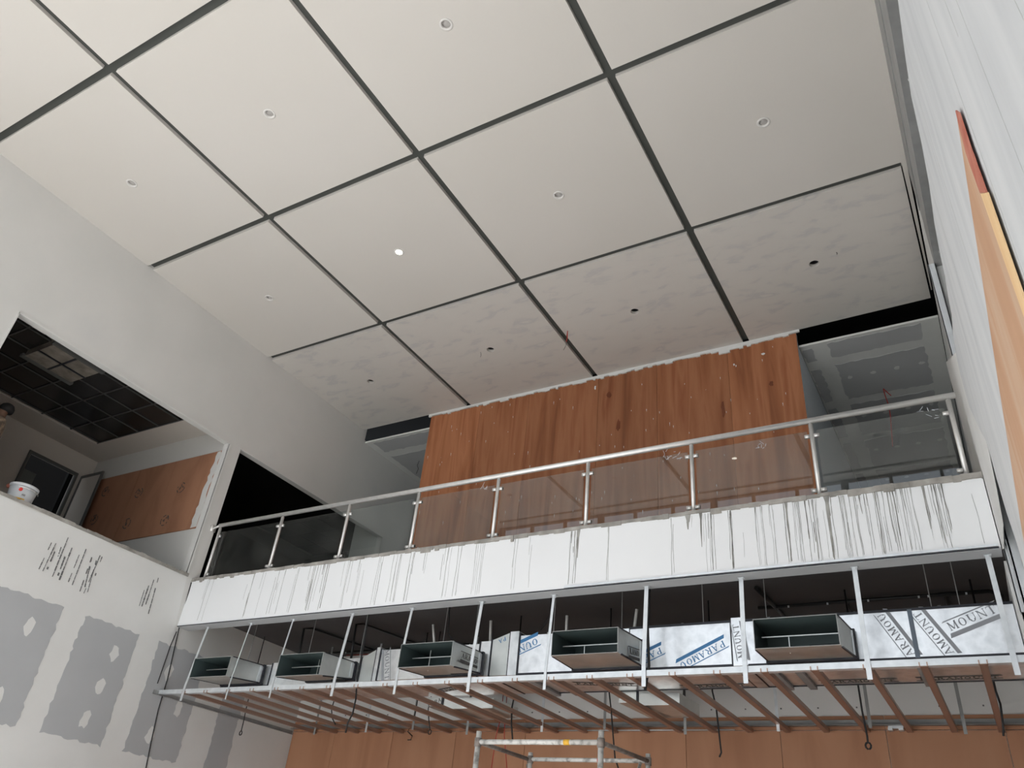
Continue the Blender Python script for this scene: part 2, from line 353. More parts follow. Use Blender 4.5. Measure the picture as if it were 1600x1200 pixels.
# balcony slab, beam and drip-stained fascia
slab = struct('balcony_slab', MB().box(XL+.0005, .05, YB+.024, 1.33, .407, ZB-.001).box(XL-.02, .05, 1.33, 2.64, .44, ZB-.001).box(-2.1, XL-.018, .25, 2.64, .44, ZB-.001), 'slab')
fas = part('fascia', MB().box(XL+.0006, .0335, YB, YB+.024, .3715, .4585), 'fascia', slab)
part('top_screed', MB().box(XL+.0005, .034, YB+.003, 1.33, .4585, .4612), 'cement', slab)
lip = MB(); r4 = random.Random(11); x = XL+.001
while x < .033:
    x2 = min(x+r4.uniform(.004, .02), .034); dz = r4.uniform(.002, .0045)+(.004 if r4.random() < .1 else 0)+(.003 if x > -.12 else 0)
    lip.box(x, x2, YB-r4.uniform(.0012, .0026), YB+.004, .4605-dz, .462+r4.uniform(0, .001)); x = x2
part('cement_lip', lip, 'cement', slab)
# drips: thin runs down the face, thicker and denser to the right
dr = [MB(), MB()]; r5 = random.Random(21)
def fx_(u): return on(1, YB, u, 908-(u-300)*.1366)[0]
clus = [(330, 6, 3, 0), (392, 8, 4, 0), (415, 3, 2, 0), (440, 8, 5, 0), (470, 5, 3, 0), (495, 12, 9, 0), (512, 5, 5, 1), (545, 8, 4, 0), (568, 5, 4, 0), (598, 7, 4, 0), (622, 9, 6, 0), (645, 6, 4, 1), (668, 3, 2, 0), (700, 8, 6, 0), (722, 6, 3, 0), (752, 7, 6, 0), (808, 4, 3, 0), (830, 3, 2, 0), (893, 5, 4, 1), (903, 5, 4, 1), (950, 2, 2, 1), (1050, 2, 2, 1), (1080, 2, 1, 0), (1104, 6, 4, 0), (1112, 8, 4, 1), (1136, 6, 5, 1), (1160, 2, 1, 0), (1185, 8, 5, 0), (1202, 6, 4, 0), (1226, 7, 5, 1), (1244, 9, 7, 0), (1262, 8, 6, 1), (1278, 7, 5, 0), (1292, 5, 6, 1), (1312, 8, 6, 1), (1330, 8, 6, 0), (1348, 7, 5, 1), (1365, 8, 6, 1), (1383, 8, 7, 1), (1400, 8, 7, 1), (1414, 7, 5, 0), (1444, 4, 4, 0), (1455, 5, 5, 1), (1466, 4, 4, 1), (1508, 3, 2, 0)]
for (uc, us, n, dark) in clus:
    for _ in range(n):
        x0 = fx_(uc+r5.uniform(-us, us)); z = .4565; zb = .3745+r5.uniform(0, .004) if r5.random() < .6 else r5.uniform(.38, .44)
        if r5.random() < .15: z = r5.uniform(.42, .45)
        t = r5.choice([.00013, .00016, .00018, .00024, .00045 if dark else .0002]); dx = 0; pts = []
        w0 = r5.uniform(0, 6)
        while z > zb:
            pts.append((x0+dx+.0004*math.sin(w0+z*90), z, t*r5.uniform(.7, 1.3)*(1.7 if z > .45 else 1))); z -= .006; dx += r5.uniform(-.00025, .00025)
        pts.append((x0+dx+.0004*math.sin(w0+zb*90), zb, t*.4))
        loop = [(p[0]-p[2], p[1]) for p in pts]+[(p[0]+p[2], p[1]) for p in reversed(pts)]
        k = 0 if (dark and r5.random() < .75) or r5.random() < .35 else 1
        dr[k].plate([loop], FY(YB, -1), .0003 if k else .0004)
for (xc, zt, zb, wd) in [(-.1385, .459, .374, .0028), (-.318, .459, .437, .003), (-.482, .459, .415, .002), (-.3, .459, .41, .0016), (-.188, .459, .40, .0016), (-.03, .459, .40, .0012)]:
    dr[0].plate([[(xc-wd*1.3, zt), (xc-wd*.5, zt-.01), (xc-wd*.6, (zt+zb)/2), (xc-wd*.2, zb), (xc+wd*.2, zb), (xc+wd*.5, (zt+zb)/2), (xc+wd*.7, zt-.012), (xc+wd*1.5, zt)]], FY(YB, -1), .0005)
part('dark_drip_runs', dr[0], 'stain', fas, kind='stuff'); part('pale_drip_runs', dr[1], 'stain_lt', fas, kind='stuff')
part('beam_soffit', MB().box(XL+.0006, .0335, YB+.001, YB+.026, .3695, .3713), 'board', slab)
part('edge_angle', MB().box(XL+.0006, .0315, YB-.0008, YB+.001, .3702, .3713), 'tape', slab)
part('edge_angle', MB().box(-.50, .031, YB-.0024, YB, .3716, .3742), 'galv', slab)
# upper back partition faced with plywood (box between the two alcoves)
PX0, PX1 = -1.096, -.205
pw = struct('wall_upper_partition', MB().box(PX0+.001, PX1-.001, 1.3235, 1.335, ZB, .999).box(PX1-.004, PX1, 1.322, 2.6, ZB, .9675).box(PX0, PX0+.004, 1.322, 2.6, ZB, .9675), 'blueboard')
px_ = [PX0, -.948, -.813, -.635, -.498, -.344, PX1]
for a, b in zip(px_, px_[1:]):
    part('plywood_sheet', MB().box(a+.0003, b-.0003, 1.3198+rnd.uniform(-.0003, .0003), 1.3235, ZB+.002, .994), 'ply', pw)
tr = MB(); r6 = random.Random(9); x = PX0-.006
while x < PX1+.004:
    x2 = x+r6.uniform(.004, .013); tr.box(x, x2, 1.3165, 1.3205, .9955-r6.uniform(.0005, .006)-(.008 if -.42 < x < -.28 else 0)*r6.random(), 1.0); x = x2
part('plaster_bead', tr, 'wall_low', pw, label='ragged white plaster bead along the top of the plywood')
spl = MB()
for (u, v, rx, rz) in [(930,606,.004,.006), (885,590,.008,.004), (1192,553,.007,.003), (1147,570,.003,.003), (735,637,.004,.002), (728,560+78,.003,.002), (1150,572,.002,.003)]:
    p = on(1, 1.3195, u, v); spl.plate([blob(p[0], p[2], rx*.6, rz, 9, r6)], FY(1.3192, -1), .0003)
for _ in range(120):
    x = r6.uniform(PX0+.01, PX1-.01); z = r6.uniform(.5, .985); spl.plate([[(x, z), (x+.0008, z-.001), (x+.0004, z-r6.uniform(.003, .010)), (x-.0003, z-.002)]], FY(1.3192, -1), .0003)
rs = MB()
for (u, v, rx, rz) in [(952, 617, .006, .010), (966, 665, .005, .016), (1130, 640, .004, .02), (1205, 600, .005, .007)]:
    p = on(1, 1.3195, u, v); rs.plate([blob(p[0], p[2], rx, rz, 12, r6)], FY(1.3193, -1), .0002)
part('damp_stains', rs, 'ply_stain', pw, kind='stuff')
part('plaster_splashes', spl, 'wall_low', pw, kind='stuff')
# alcove ceilings either side of the partition with taped joints
for nm, (xa, xb) in (('ceiling_alcove_left', (XL, PX0)), ('ceiling_alcove_right', (PX1, .044))):
    ca = struct(nm, MB().box(xa, xb, 1.335, 2.6, .969, .974), 'comp_dk')
    part('edge_bead', MB().box(xa, xb, 1.3335, 1.336, .9685, .9712), 'wall_low', ca)
    yy = 1.342; k = 0
    xm = xa+.03 if xa < -1 else xa+.02
    while yy < 2.5:
        y2 = yy+(.052 if k == 0 else .138); r7 = random.Random(k+int(abs(xa)*100))
        if xa > -1:
            part('gypsum_board', MB().plate([ragged([(xa+.003, yy+.004), (xa+.022, yy+.004), (xa+.022, y2-.002), (xa+.003, y2)], .008, .002, r7)], FZ(.969, -1), .0006), 'board_dk', ca)
            part('gypsum_board', MB().plate([ragged([(xa+.052, yy), (.012, yy), (.012, y2), (xa+.052, y2)], .010, .0025, r7)], FZ(.969, -1), .0006), 'board_dk', ca)
            for q in range(4 if k else 0): part('filler_patch', MB().plate([blob(xa+.07+q*.045, yy+.055, .006, .006, 9, r7)], FZ(.969, -1), .0009), 'comp_dk', ca)
        else:
            part('gypsum_board', MB().plate([ragged([(xa+.02, yy), (xb-.002, yy), (xb-.002, y2), (xa+.02, y2)], .010, .0025, r7)], FZ(.969, -1), .0006), 'board_dk', ca)
            if k: part('filler_patch', MB().plate([blob(xb-.05, yy+.05, .009, .005, 9, r7)], FZ(.969, -1), .0009), 'comp_dk', ca)
        yy = y2+.026; k += 1
struct('wall_alcove_back', MB().box(XL, .06, 2.6, 2.62, ZB, .975), 'room_pale')
struct('wall_alcove_right', MB().box(.045, .06, .966, 2.6, ZB-.2, .968), 'wall_low')
# right side: dull steel channel above, dark cavity, zinc studs, putty skin close by
struct('wall_cavity_right', MB().box(.072, .085, YF, 2.6, ZG, 1.13), 'black')
cn = MB().box(.0435, .050, YF, .975, .905, 1.0).box(.0445, .056, YF, .975, .868, .905).box(.0440, .046, YF, .975, .79, .868).box(.0440, .060, YF, .975, .786, .79)
ch = struct('trim_4', cn, 'galv_dk')
sk = [(YF, .405), (.20, .408), (.284, .414), (.335, .432), (.372, .440), (.395, .424), (.43, .420), (.486, .434), (.519, .431), (.531, .421), (.56, .425), (.585, .423), (.64, .444), (.69, .452), (.704, .443), (.70, .405), (.64, .350), (.582, .304), (.586, .277), (.578, .247), (.56, .22), (.55, .1), (.55, ZG), (YF, ZG)]
wr = struct('wall_right', MB().plate([sk], FX(.0287, 1), .0016), 'skin_wall')
rg = MB(); r8 = random.Random(2)
for (u, v, l) in [(1418, 127, .003), (1470, 456, .006), (1466, 395, .002)]:
    p = on(0, .0280, u, v); rg.plate([[(p[1]-.0012, p[2]), (p[1], p[2]-.0004), (p[1]+.002, p[2]+l), (p[1]+.0008, p[2]+l+.0004)]], FX(.02868, -1), .0001)
part('torn_board_paper', rg, 'wall_low', wr)
st = MB()
for (y, z0, z1) in [(.20, .10, .32), (.17, .22, .39), (.11, .05, .39), (.33, .25, .40), (.29, -.1, .2), (.42, .28, .40), (.155, .0, .35)]:
    st.plate([[(y, z0), (y+.0004, z0), (y+.0007, z1), (y+.0004, z1)]], FX(.02868, -1), .00004)
part('putty_scratches', st, 'stain_lt', wr, kind='stuff')
# zinc studs at the balcony end, and the putty-covered return beside the fascia
for y0, x0, zz in ((.957, .036, (.30, .786)),):
    sm = MB().box(.0355, .0445, .957, .9585, zz[0], zz[1]).box(.0355, .0365, .957, .966, zz[0], zz[1]).box(.0435, .0445, .957, .966, zz[0], zz[1])
    solo('zinc_stud', sm, 'stud', 'tall pale zinc stud rising beside the right end of the balcony railing', 'stud', (.04, .96, zz[0]))
sm = MB().box(.038, .0395, .90, .93, ZG, .40).box(.038, .046, .90, .9012, ZG, .40).box(.038, .046, .9288, .93, ZG, .40)
for z in (.30, .33, .36, .385): sm.box(.0374, .038, .91, .918, z, z+.002)
solo('zinc_stud', sm, 'stud', 'zinc stud below the right end of the stained fascia, running down to the floor', 'stud', (.042, .915, ZG))
ret = [(on(0, .0345, u, v)[1], on(0, .0345, u, v)[2]) for (u, v) in [(1478, 566), (1497, 640), (1520, 735), (1537, 800), (1561, 862), (1568, 857), (1567, 820), (1556, 762), (1541, 690), (1524, 640), (1508, 585), (1496, 548)]]
struct('wall_return', MB().plate([ret], FX(.0345, 1), .0006).box(.034, .038, 1.0, 1.31, ZG, .372), 'wall_low')
# glazed front behind the camera: brown mullions and rails, open sky beyond
wf = struct('wall_front', MB().box(XL, .07, YF-.02, YF, ZG, ZG+.06).box(XL, .07, YF-.02, YF, 1.0, 1.13).box(.05, .07, YF-.02, YF, ZG, 1.0), 'wall')
struct('wall_right_front', MB().box(.062, .07, YF, .2, ZG, 1.13), 'wall')
win = struct('window_1', MB().box(XL, .05, YF-.014, YF-.004, .994, 1.0).box(XL, .05, YF-.014, YF-.004, .80, .812).box(XL, .05, YF-.014, YF-.004, .42, .435), 'window_frame')
x = XL
k = 0
while x < .05:
    part('mullion', MB().box(x, x+(.018 if k % 3 == 0 else .008), YF-.014, YF-.002, ZG+.06, 1.0), 'window_frame', win); x += .118; k += 1

# ================================================================== rooms beyond the left wall
XA = XL-.018
r1 = struct('wall_room_back', MB().box(-1.81, -1.80, .25, .785, ZB, .90).box(-1.81, -1.80, .902, .96, ZB, .90).box(-1.81, -1.80, .785, .902, .748, .90), 'room')
struct('wall_room_side', MB().box(-1.86, XA, .94, .9475, ZB, .90).box(-1.95, XA, .24, .25, ZB, .90), 'room_pale')
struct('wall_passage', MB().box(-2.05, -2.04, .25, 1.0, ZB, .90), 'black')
for a, b in ((-1.60, -1.4785), (-1.775, -1.601), (-1.478, XA)):
    part('plywood_sheet', MB().box(a, b, .9372, .94, .566, .743), 'ply_room', bpy.data.objects['wall_room_side'])
part('whitewashed_strip', MB().plate([ragged([(-1.352, .567), (XA-.001, .567), (XA-.001, .742), (-1.345, .742), (-1.350, .65)], .01, .003)], FY(.9370, -1), .0004), 'room_pale', bpy.data.objects['wall_room_side'])
# ink stamps on the plywood: broken ring with a blot
stm = MB(); r9 = random.Random(31)
for (u, v) in [(283, 762), (257, 813), (217, 770), (198, 818), (165, 768), (147, 812)]:
    p = on(1, .937, u, v)
    for k in range(16):
        if r9.random() < .35: continue
        a0 = 2*math.pi*k/16; a1 = a0+.33; ro, ri = .0125, .0105
        stm.plate([[(p[0]+ri*math.cos(a0), p[2]+ri*math.sin(a0)), (p[0]+ro*math.cos(a0), p[2]+ro*math.sin(a0)), (p[0]+ro*math.cos(a1), p[2]+ro*math.sin(a1)), (p[0]+ri*math.cos(a1), p[2]+ri*math.sin(a1))]], FY(.9371, -1), .0003)
    for _ in range(6):
        x = p[0]+r9.uniform(-.006, .006); z = p[2]+r9.uniform(-.005, .005); stm.plate([[(x, z), (x+.002, z), (x+.002, z+.004), (x, z+.004)]], FY(.9371, -1), .0003)
part('ink_stamps', stm, 'ink_dark', bpy.data.objects['wall_room_side'], kind='stuff')
# tiled ceiling of the room: pale margin, dark grid, glossy black tiles, one left out
cr = struct('ceiling_room', MB().plate([[(-1.86, .25), (XA, .25), (XA, .94), (-1.86, .94)], [(-1.715, .30), (XA-.02, .30), (XA-.02, .876), (-1.715, .876)]], FZ(.80), .004).box(-1.86, XA, .25, .95, .86, .87), 'room')
gx = [-1.333-.02-.0705*k for k in range(6)]; gy = [.876-.0715*k for k in range(9)]
gr = MB()
for g in gx: gr.box(g-.0012, g+.0012, .30, .876, .8015, .8035)
for g in gy: gr.box(-1.715, XA-.02, g-.0012, g+.0012, .8015, .8035)
part('tile_grid', gr, 'grid', cr)
for i in range(5):
    for j in range(8):
        if (i, j) in ((0, 4), (0, 3)): continue
        part('ceiling_tile', MB().box(gx[i+1]+.001 if i < 5 else -1.715, gx[i]-.001, gy[j+1]+.001, gy[j]-.001, .8036, .806), 'dark_tile', cr)
u = thing('ceiling_cassette', 'plastic-wrapped ceiling cassette between the black tiles of the upper left room', 'air conditioner', (-1.45, .60, .795))
part('body', MB().box(-1.50, -1.405, .565, .665, .790, .83), 'plastic', u)
part('strap', MB().box(-1.501, -1.404, .612, .616, .7885, .790), 'tape', u)
part('strap', MB().box(-1.455, -1.451, .564, .666, .7880, .7895), 'tape', u)
part('flange', MB().box(-1.51, -1.50, .56, .67, .788, .794), 'frame', u)
part('flange', MB().box(-1.405, -1.397, .56, .67, .788, .794), 'frame', u)
# door in the room
d1 = struct('door_1', MB().box(-1.803, -1.796, .781, .787, ZB, .752).box(-1.803, -1.796, .900, .906, ZB, .752).box(-1.803, -1.796, .787, .900, .746, .752), 'frame')
part('inner_panel', MB().box(-1.90, -1.896, .79, .862, ZB, .746), 'door', d1)
lf = thing('door_leaf', 'grey-framed door leaf with a pale panel standing open before the room plywood', 'door', (-1.796, .915, ZB))
part('stile', MB().box(-1.795, -1.789, .913, .917, ZB+.002, .748), 'frame', lf)
part('stile', MB().box(-1.716, -1.710, .913, .917, ZB+.002, .748), 'frame', lf)
part('rail', MB().box(-1.789, -1.716, .913, .917, .741, .748), 'frame', lf)
part('rail', MB().box(-1.789, -1.716, .913, .917, ZB+.002, ZB+.015), 'frame', lf)
part('panel', MB().box(-1.789, -1.716, .9142, .9158, ZB+.015, .741), 'room', lf)
# second, dark room: black walls stand in for its unlit depth
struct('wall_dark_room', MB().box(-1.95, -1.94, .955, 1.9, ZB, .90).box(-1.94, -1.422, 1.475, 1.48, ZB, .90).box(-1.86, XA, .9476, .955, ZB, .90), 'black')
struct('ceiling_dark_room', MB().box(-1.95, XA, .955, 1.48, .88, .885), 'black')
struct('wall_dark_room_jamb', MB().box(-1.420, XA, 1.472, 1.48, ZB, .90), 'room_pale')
# a white paint pail by the raw edge
bx, by = -1.346, .604
pa = thing('paint_pail', 'white paint pail with a red dot standing at the edge of the large upper opening', 'pail', (bx, by, SILL))
part('bucket', MB().lathe([(0, .0005), (.0175, .0005), (.0185, .004), (.0215, .036), (.0205, .036), (.0178, .004), (0, .003)], (bx, by, SILL-.004), 28), 'pail', pa, True)
part('rim', MB().lathe([(.0215, .033), (.0228, .034), (.0228, .0375), (.0212, .038), (.0215, .033)], (bx, by, SILL-.004), 28), 'pail', pa, True)
part('handle', MB().tube([(bx+.0225*math.cos(a), by+.0225*math.sin(a)*1.05, SILL+.026+.011*math.sin((a+.4)*1.2) * 0) for a in [x*.25-.8 for x in range(9)]], .0006, 6), 'steel', pa)
def curved(th0, th1, z0, z1, r0, r1, th=.0004, n=8):
    q = MB(); vs = []; 
    for k in range(n+1):
        a = th0+(th1-th0)*k/n
        for (z, r) in ((z0, r0), (z1, r1)): vs.append((bx+(r+th)*math.cos(a), by+(r+th)*math.sin(a), SILL-.004+z))
    return q.add(vs, [(2*k, 2*k+2, 2*k+3, 2*k+1) for k in range(n)])
part('label', curved(-.95, -.05, .004, .0125, .0187, .0194), 'yellow', pa, label='yellow wrap-round label')
dt = MB(); c0 = -.62
vs = [(bx+.0212*math.cos(c0), by+.0212*math.sin(c0), SILL+.022)]+[(bx+.0212*math.cos(c0+.14*math.cos(t)), by+.0212*math.sin(c0+.14*math.cos(t)), SILL+.022+.0032*math.sin(t)) for t in [k*math.pi/8 for k in range(16)]]
part('dot', dt.add(vs, [(0, k+1, (k+1) % 16+1) for k in range(16)]), 'red', pa, label='round red dot')
lt = MB()
for k in range(5):
    a = -.40+.055*k; lt.add([(bx+.0207*math.cos(a+da), by+.0207*math.sin(a+da), SILL+.0125+dz) for da, dz in ((0, 0), (.03, 0), (.035, .003+.001*(k % 2)), (.005, .003))], [(0,1,2,3)])
part('lettering', lt, 'ink_dark', pa)
part('rag', MB().lathe([(0, 0), (.004, .001), (.0055, .004), (.003, .0075), (0, .008)], (bx-.012, by-.018, SILL+.026), 7), 'redpaint', pa)

# person standing inside the opening at the very left
def person():
    px0, py0 = -1.452, .560
    root = thing('person', 'person with black hair and beige patterned shirt standing in the upper left opening', 'person', (px0, py0, ZB))
    def sk(name, verts, edges, radii, mat, parent, sub=2):
        me = bpy.data.meshes.new(name); me.from_pydata([tuple(Vector(v)) for v in verts], edges, []); o = bpy.data.objects.new(name, me); C.objects.link(o); o.parent = parent
        mo = o.modifiers.new('skin', 'SKIN'); 
        for i, r in enumerate(radii):
            r = r if isinstance(r, tuple) else (r, r); me.skin_vertices[0].data[i].radius = r
        me.skin_vertices[0].data[0].use_root = True
        mo.use_smooth_shade = True; s2 = o.modifiers.new('sub', 'SUBSURF'); s2.levels = sub; s2.render_levels = sub
        me.materials.append(M[mat]); return o
    V = [(0,0,.86), (0,0,1.02), (0,0,1.20), (0,0,1.33), (0,0,1.40), (0,.01,1.47), (0,.02,1.55),
         (.17,0,1.30), (.20,.02,1.06), (.20,.10,.86), (.20,.13,.78),
         (-.17,0,1.30), (-.20,.02,1.06), (-.20,.08,.85), (-.20,.11,.77),
         (.09,0,.80), (.10,.01,.44), (.10,0,.08), (.10,.10,.04), (-.09,0,.80), (-.10,.01,.44), (-.10,0,.08), (-.10,.10,.04)]
    E_ = [(0,1), (1,2), (2,3), (3,4), (4,5), (5,6), (3,7), (7,8), (8,9), (9,10), (3,11), (11,12), (12,13), (13,14), (0,15), (15,16), (16,17), (17,18), (0,19), (19,20), (20,21), (21,22)]
    Rr = [(.15,.11), (.14,.10), (.16,.11), (.13,.09), .05, .075, .08, .06, .045, .035, .028, .06, .045, .035, .028, .085, .058, .042, .035, .085, .058, .042, .035]
    body = sk('body', V, E_, Rr, 'skin', root)
    sk('shirt', [(0,0,.90), (0,0,1.05), (0,0,1.20), (0,0,1.32), (.17,0,1.30), (.195,.015,1.12), (-.17,0,1.30), (-.195,.015,1.12)], [(0,1), (1,2), (2,3), (3,4), (4,5), (3,6), (6,7)], [(.17,.125), (.16,.12), (.18,.13), (.14,.10), .075, .062, .075, .062], 'shirt', root)
    sk('trousers', [(0,0,.86), (.09,0,.78), (.10,.01,.44), (.10,0,.10), (-.09,0,.78), (-.10,.01,.44), (-.10,0,.10)], [(0,1), (1,2), (2,3), (0,4), (4,5), (5,6)], [(.16,.12), .10, .07, .06, .10, .07, .06], 'trouser', root)
    q = MB().lathe([(.001, .105), (.04, .098), (.072, .075), (.089, .035), (.09, -.005), (.082, -.04), (.001, -.05)], (0, 0, 0), 16)
    me = bpy.data.meshes.new('hair'); me.from_pydata([(v[0], v[1]*1.12-.018, v[2]+1.54) for v in q.v], [], q.f); me.materials.append(M['hair']); 
    for p in me.polygons: p.use_smooth = True
    o = bpy.data.objects.new('hair', me); C.objects.link(o); o.parent = root
    q = MB()
    for s_ in (-1, 1):
        q.lathe([(0, -.008), (.012, -.004), (.012, .004), (0, .008)], (s_*.033, .098, 1.535), 8)
    q.hexa([(-.012, .10, 1.49), (.012, .10, 1.49), (.008, .095, 1.53), (-.008, .095, 1.53)], [(-.006, .118, 1.492), (.006, .118, 1.492), (.004, .10, 1.53), (-.004, .10, 1.53)])
    q.box(-.022, .022, .088, .102, 1.468, 1.476)
    me = bpy.data.meshes.new('face'); me.from_pydata(q.v, [], q.f); me.materials.append(M['skin']); o = bpy.data.objects.new('face', me); C.objects.link(o); o.parent = root
    for s_ in (-1, 1):
        for arm, (hx, hy, hz) in ((s_, (s_*.20, .13, .78)),):
            for f in range(5):
                ox = (f-1.5)*.018; L3 = (.07, .08, .075, .06, .05)[f]
                if f == 4: pts = [(hx-.02*s_, hy, hz-.01), (hx-.045*s_, hy+.03, hz-.03), (hx-.05*s_, hy+.045, hz-.05)]
                else: pts = [(hx+ox, hy, hz-.02), (hx+ox, hy+.02, hz-.02-L3*.5), (hx+ox, hy+.015, hz-.02-L3)]
                q = MB().tube(pts, [.010, .009, .007], 6)
                me = bpy.data.meshes.new('finger'); me.from_pydata(q.v, [], q.f); me.materials.append(M['skin']); o = bpy.data.objects.new('finger', me); C.objects.link(o); o.parent = root
    root.rotation_euler = (0, 0, math.radians(160))
    return root
person()

# ================================================================== downlights
def downlight(x, y, on_, label):
    base = (x, y, ZC)
    t = thing('downlight', label, 'ceiling light', base, 'downlights in the painted ceiling panels')
    part('trim_ring', MB().lathe([(.0064, .006), (.0064, -.0002), (.0072, -.0009), (.0092, -.0008), (.0098, -.0001), (.0084, 0.0), (.0084, .006), (.0064, .006)], base, 28), 'white_metal', t, True)
    part('lens', MB().lathe([(0, -.0002 if on_ else .0026), (.0063, -.0002 if on_ else .0026), (.0063, .0036), (0, .0036)], base, 28), 'lens_on' if on_ else 'lens_off', t, True)
    return t
cols = ['left-hand column', 'second column from the left', 'third column from the left', 'right-hand column']
first = None
for (i, y, rowname) in [(0, .455, 'front row'), (1, .455, 'front row'), (2, .455, 'front row'), (0, .80, 'second row'), (2, .80, 'second row'), (3, .80, 'second row')]:
    lb = 'unlit white downlight, %s of ceiling panels, %s from the balcony' % (cols[i], 'second panel' if y > .7 else 'third panel')
    if first is None: first = downlight(LAMPX[i], y, False, lb)
    else: d = dup(first, (LAMPX[i], y, ZC)); d['label'] = lb
downlight(LAMPX[1], .80, True, 'lit downlight glowing in the middle of the ceiling')
downlight(LAMPX[2], .113, True, 'lit downlight behind the viewer, seen mirrored in the balcony glass')
# black caps painting the unlit depth above the four open holes of the unfinished row
for x in (-1.149, -.812, -.474, -.130):
    part('open_lamp_hole', MB().lathe([(.0095, .0092), (.0095, .03), (0, .03)], (x, 1.138, ZC), 20), 'black', ceil)

# loose wires poking from the unfinished ceiling
def wire(name, pts, r, mat, label, cat='wire', base=None, group=None):
    return solo(name, MB().tube(pts, r, 6), mat, label, cat, base or pts[0], group, True)
wire('loose_wire', [(-.626, 1.143, 1.0), (-.6265, 1.1435, .990), (-.6255, 1.143, .981), (-.627, 1.142, .972)], .0009, 'redwire', 'red wire dangling over the dark groove of the unfinished ceiling row')
wire('loose_wire', [(-.6266, 1.1436, 1.0), (-.6275, 1.1425, .984), (-.6262, 1.143, .972), (-.628, 1.143, .962), (-.631, 1.14, .950)], .00035, 'cable', 'thin dark wire hanging beside the red wire of the unfinished ceiling row')
wire('loose_wire', [(-.837, 1.136, 1.0), (-.836, 1.137, .996), (-.8352, 1.1375, .991), (-.837, 1.138, .987)], .0004, 'cable', 'short dark wire hanging left of the second open lamp hole')
wire('loose_wire', [(-.0895, 1.123, 1.0), (-.0885, 1.124, .997), (-.0895, 1.123, .994)], .0004, 'cable', 'short wire stub right of the rightmost open lamp hole')
p = on(2, .969, 1380, 607)
wire('loose_wire', [tuple(p), (p[0]+.001, p[1], .95), (p[0]+.004, p[1], .925), (p[0]+.003, p[1], .90), (p[0]-.001, p[1], .86), (p[0]-.004, p[1], .83)], .0010, 'redwire', 'long red wire hanging from the right alcove ceiling behind the glass')
wire('loose_wire', [tuple(p), (p[0]+.006, p[1], .958), (p[0]+.012, p[1], .948)], .0009, 'redwire', 'short bent red wire at the right alcove ceiling above the handrail')
p = on(2, .969, 655, 720)
wire('loose_wire', [tuple(p), (p[0]-.004, p[1], .955), (p[0]+.002, p[1], .945), (p[0]-.002, p[1], .93)], .0006, 'cable', 'dark kinked wire under the left alcove ceiling')

# ================================================================== balcony railing
rl = thing('balcony_railing', 'stainless steel and glass balustrade along the balcony edge', 'railing', (-.64, YB+.012, ZB))
YR = YB+.012
part('handrail', MB().tube([(-1.300, YR, .5775), (.0285, YR, .5775)], .0041, 14), 'steel', rl, True)
part('end_bracket', MB().tube([(-1.300, YR, .5775), (-1.314, YR-.003, .5715)], .0022, 8).box(-1.3150, -1.3125, YR-.009, YR+.003, .565, .578), 'steel', rl, True)
posts = [-1.296, -1.123, -.955, -.799, -.638, -.477, -.313, -.147, .019]
for i, x in enumerate(posts):
    q = MB().tube([(x, YR, ZB), (x, YR, .572)], .0030, 12).tube([(x, YR, .570), (x, YR, .575)], .0014, 8)
    q.lathe([(0, 0), (.0055, 0), (.0055, .0012), (.0034, .002)], (x, YR, ZB), 14)
    po_ = part('post', q, 'steel', rl, True)
    for z in (.4735, .5535):
        for s_ in ((1,) if i == 0 else ((-1,) if i == 8 else (-1, 1))):
            part('glass_clamp', MB().tube([(x+s_*.0025, YR-.0005, z), (x+s_*.0095, YR-.0005, z)], .0019, 8).box(x+s_*.0060-.0035, x+s_*.0060+.0035, YR-.0024, YR+.0016, z-.0022, z+.0022), 'steel', po_, True)
for a, b in zip(posts, posts[1:]):
    part('glass_panel', MB().hexa([(a+.0062, YR-.0002, .4665), (b-.0062, YR-.0002, .4665), (b-.0062, YR-.00085, .5615), (a+.0062, YR-.00085, .5615)], [(a+.0062, YR+.0010, .4665), (b-.0062, YR+.0010, .4665), (b-.0062, YR+.00035, .5615), (a+.0062, YR+.00035, .5615)]), 'glass', rl)
# marker scribbles on two panes
sc = MB(); r10 = random.Random(5)
def scrib(cu, cv, n, sz):
    for _ in range(n):
        p = on(1, YR-.001, cu+r10.uniform(-sz, sz), cv+r10.uniform(-sz*.5, sz*.5)); a = r10.uniform(0, 3.1); l = r10.uniform(.003, .008)
        sc.bar((p[0], p[1], p[2]), (p[0]+l*math.cos(a), p[1], p[2]+l*math.sin(a)), .0004, .0003)
scrib(1452, 647, 8, 16); scrib(1050, 712, 14, 14); scrib(1188, 697, 7, 8); scrib(755, 762, 6, 6)
part('chalk_scribbles', sc, 'paper', rl, kind='stuff')
solo('cement_bag_scrap', MB().hexa([(-.812, 1.0, ZB), (-.788, .995, ZB), (-.790, .992, .474), (-.808, .996, .486)], [(-.812, 1.006, ZB), (-.788, 1.003, ZB), (-.790, .996, .474), (-.808, 1.0, .486)]), 'paper', 'folded white paper scrap standing on the balcony floor behind the glass', 'paper', (-.8, 1.0, ZB))

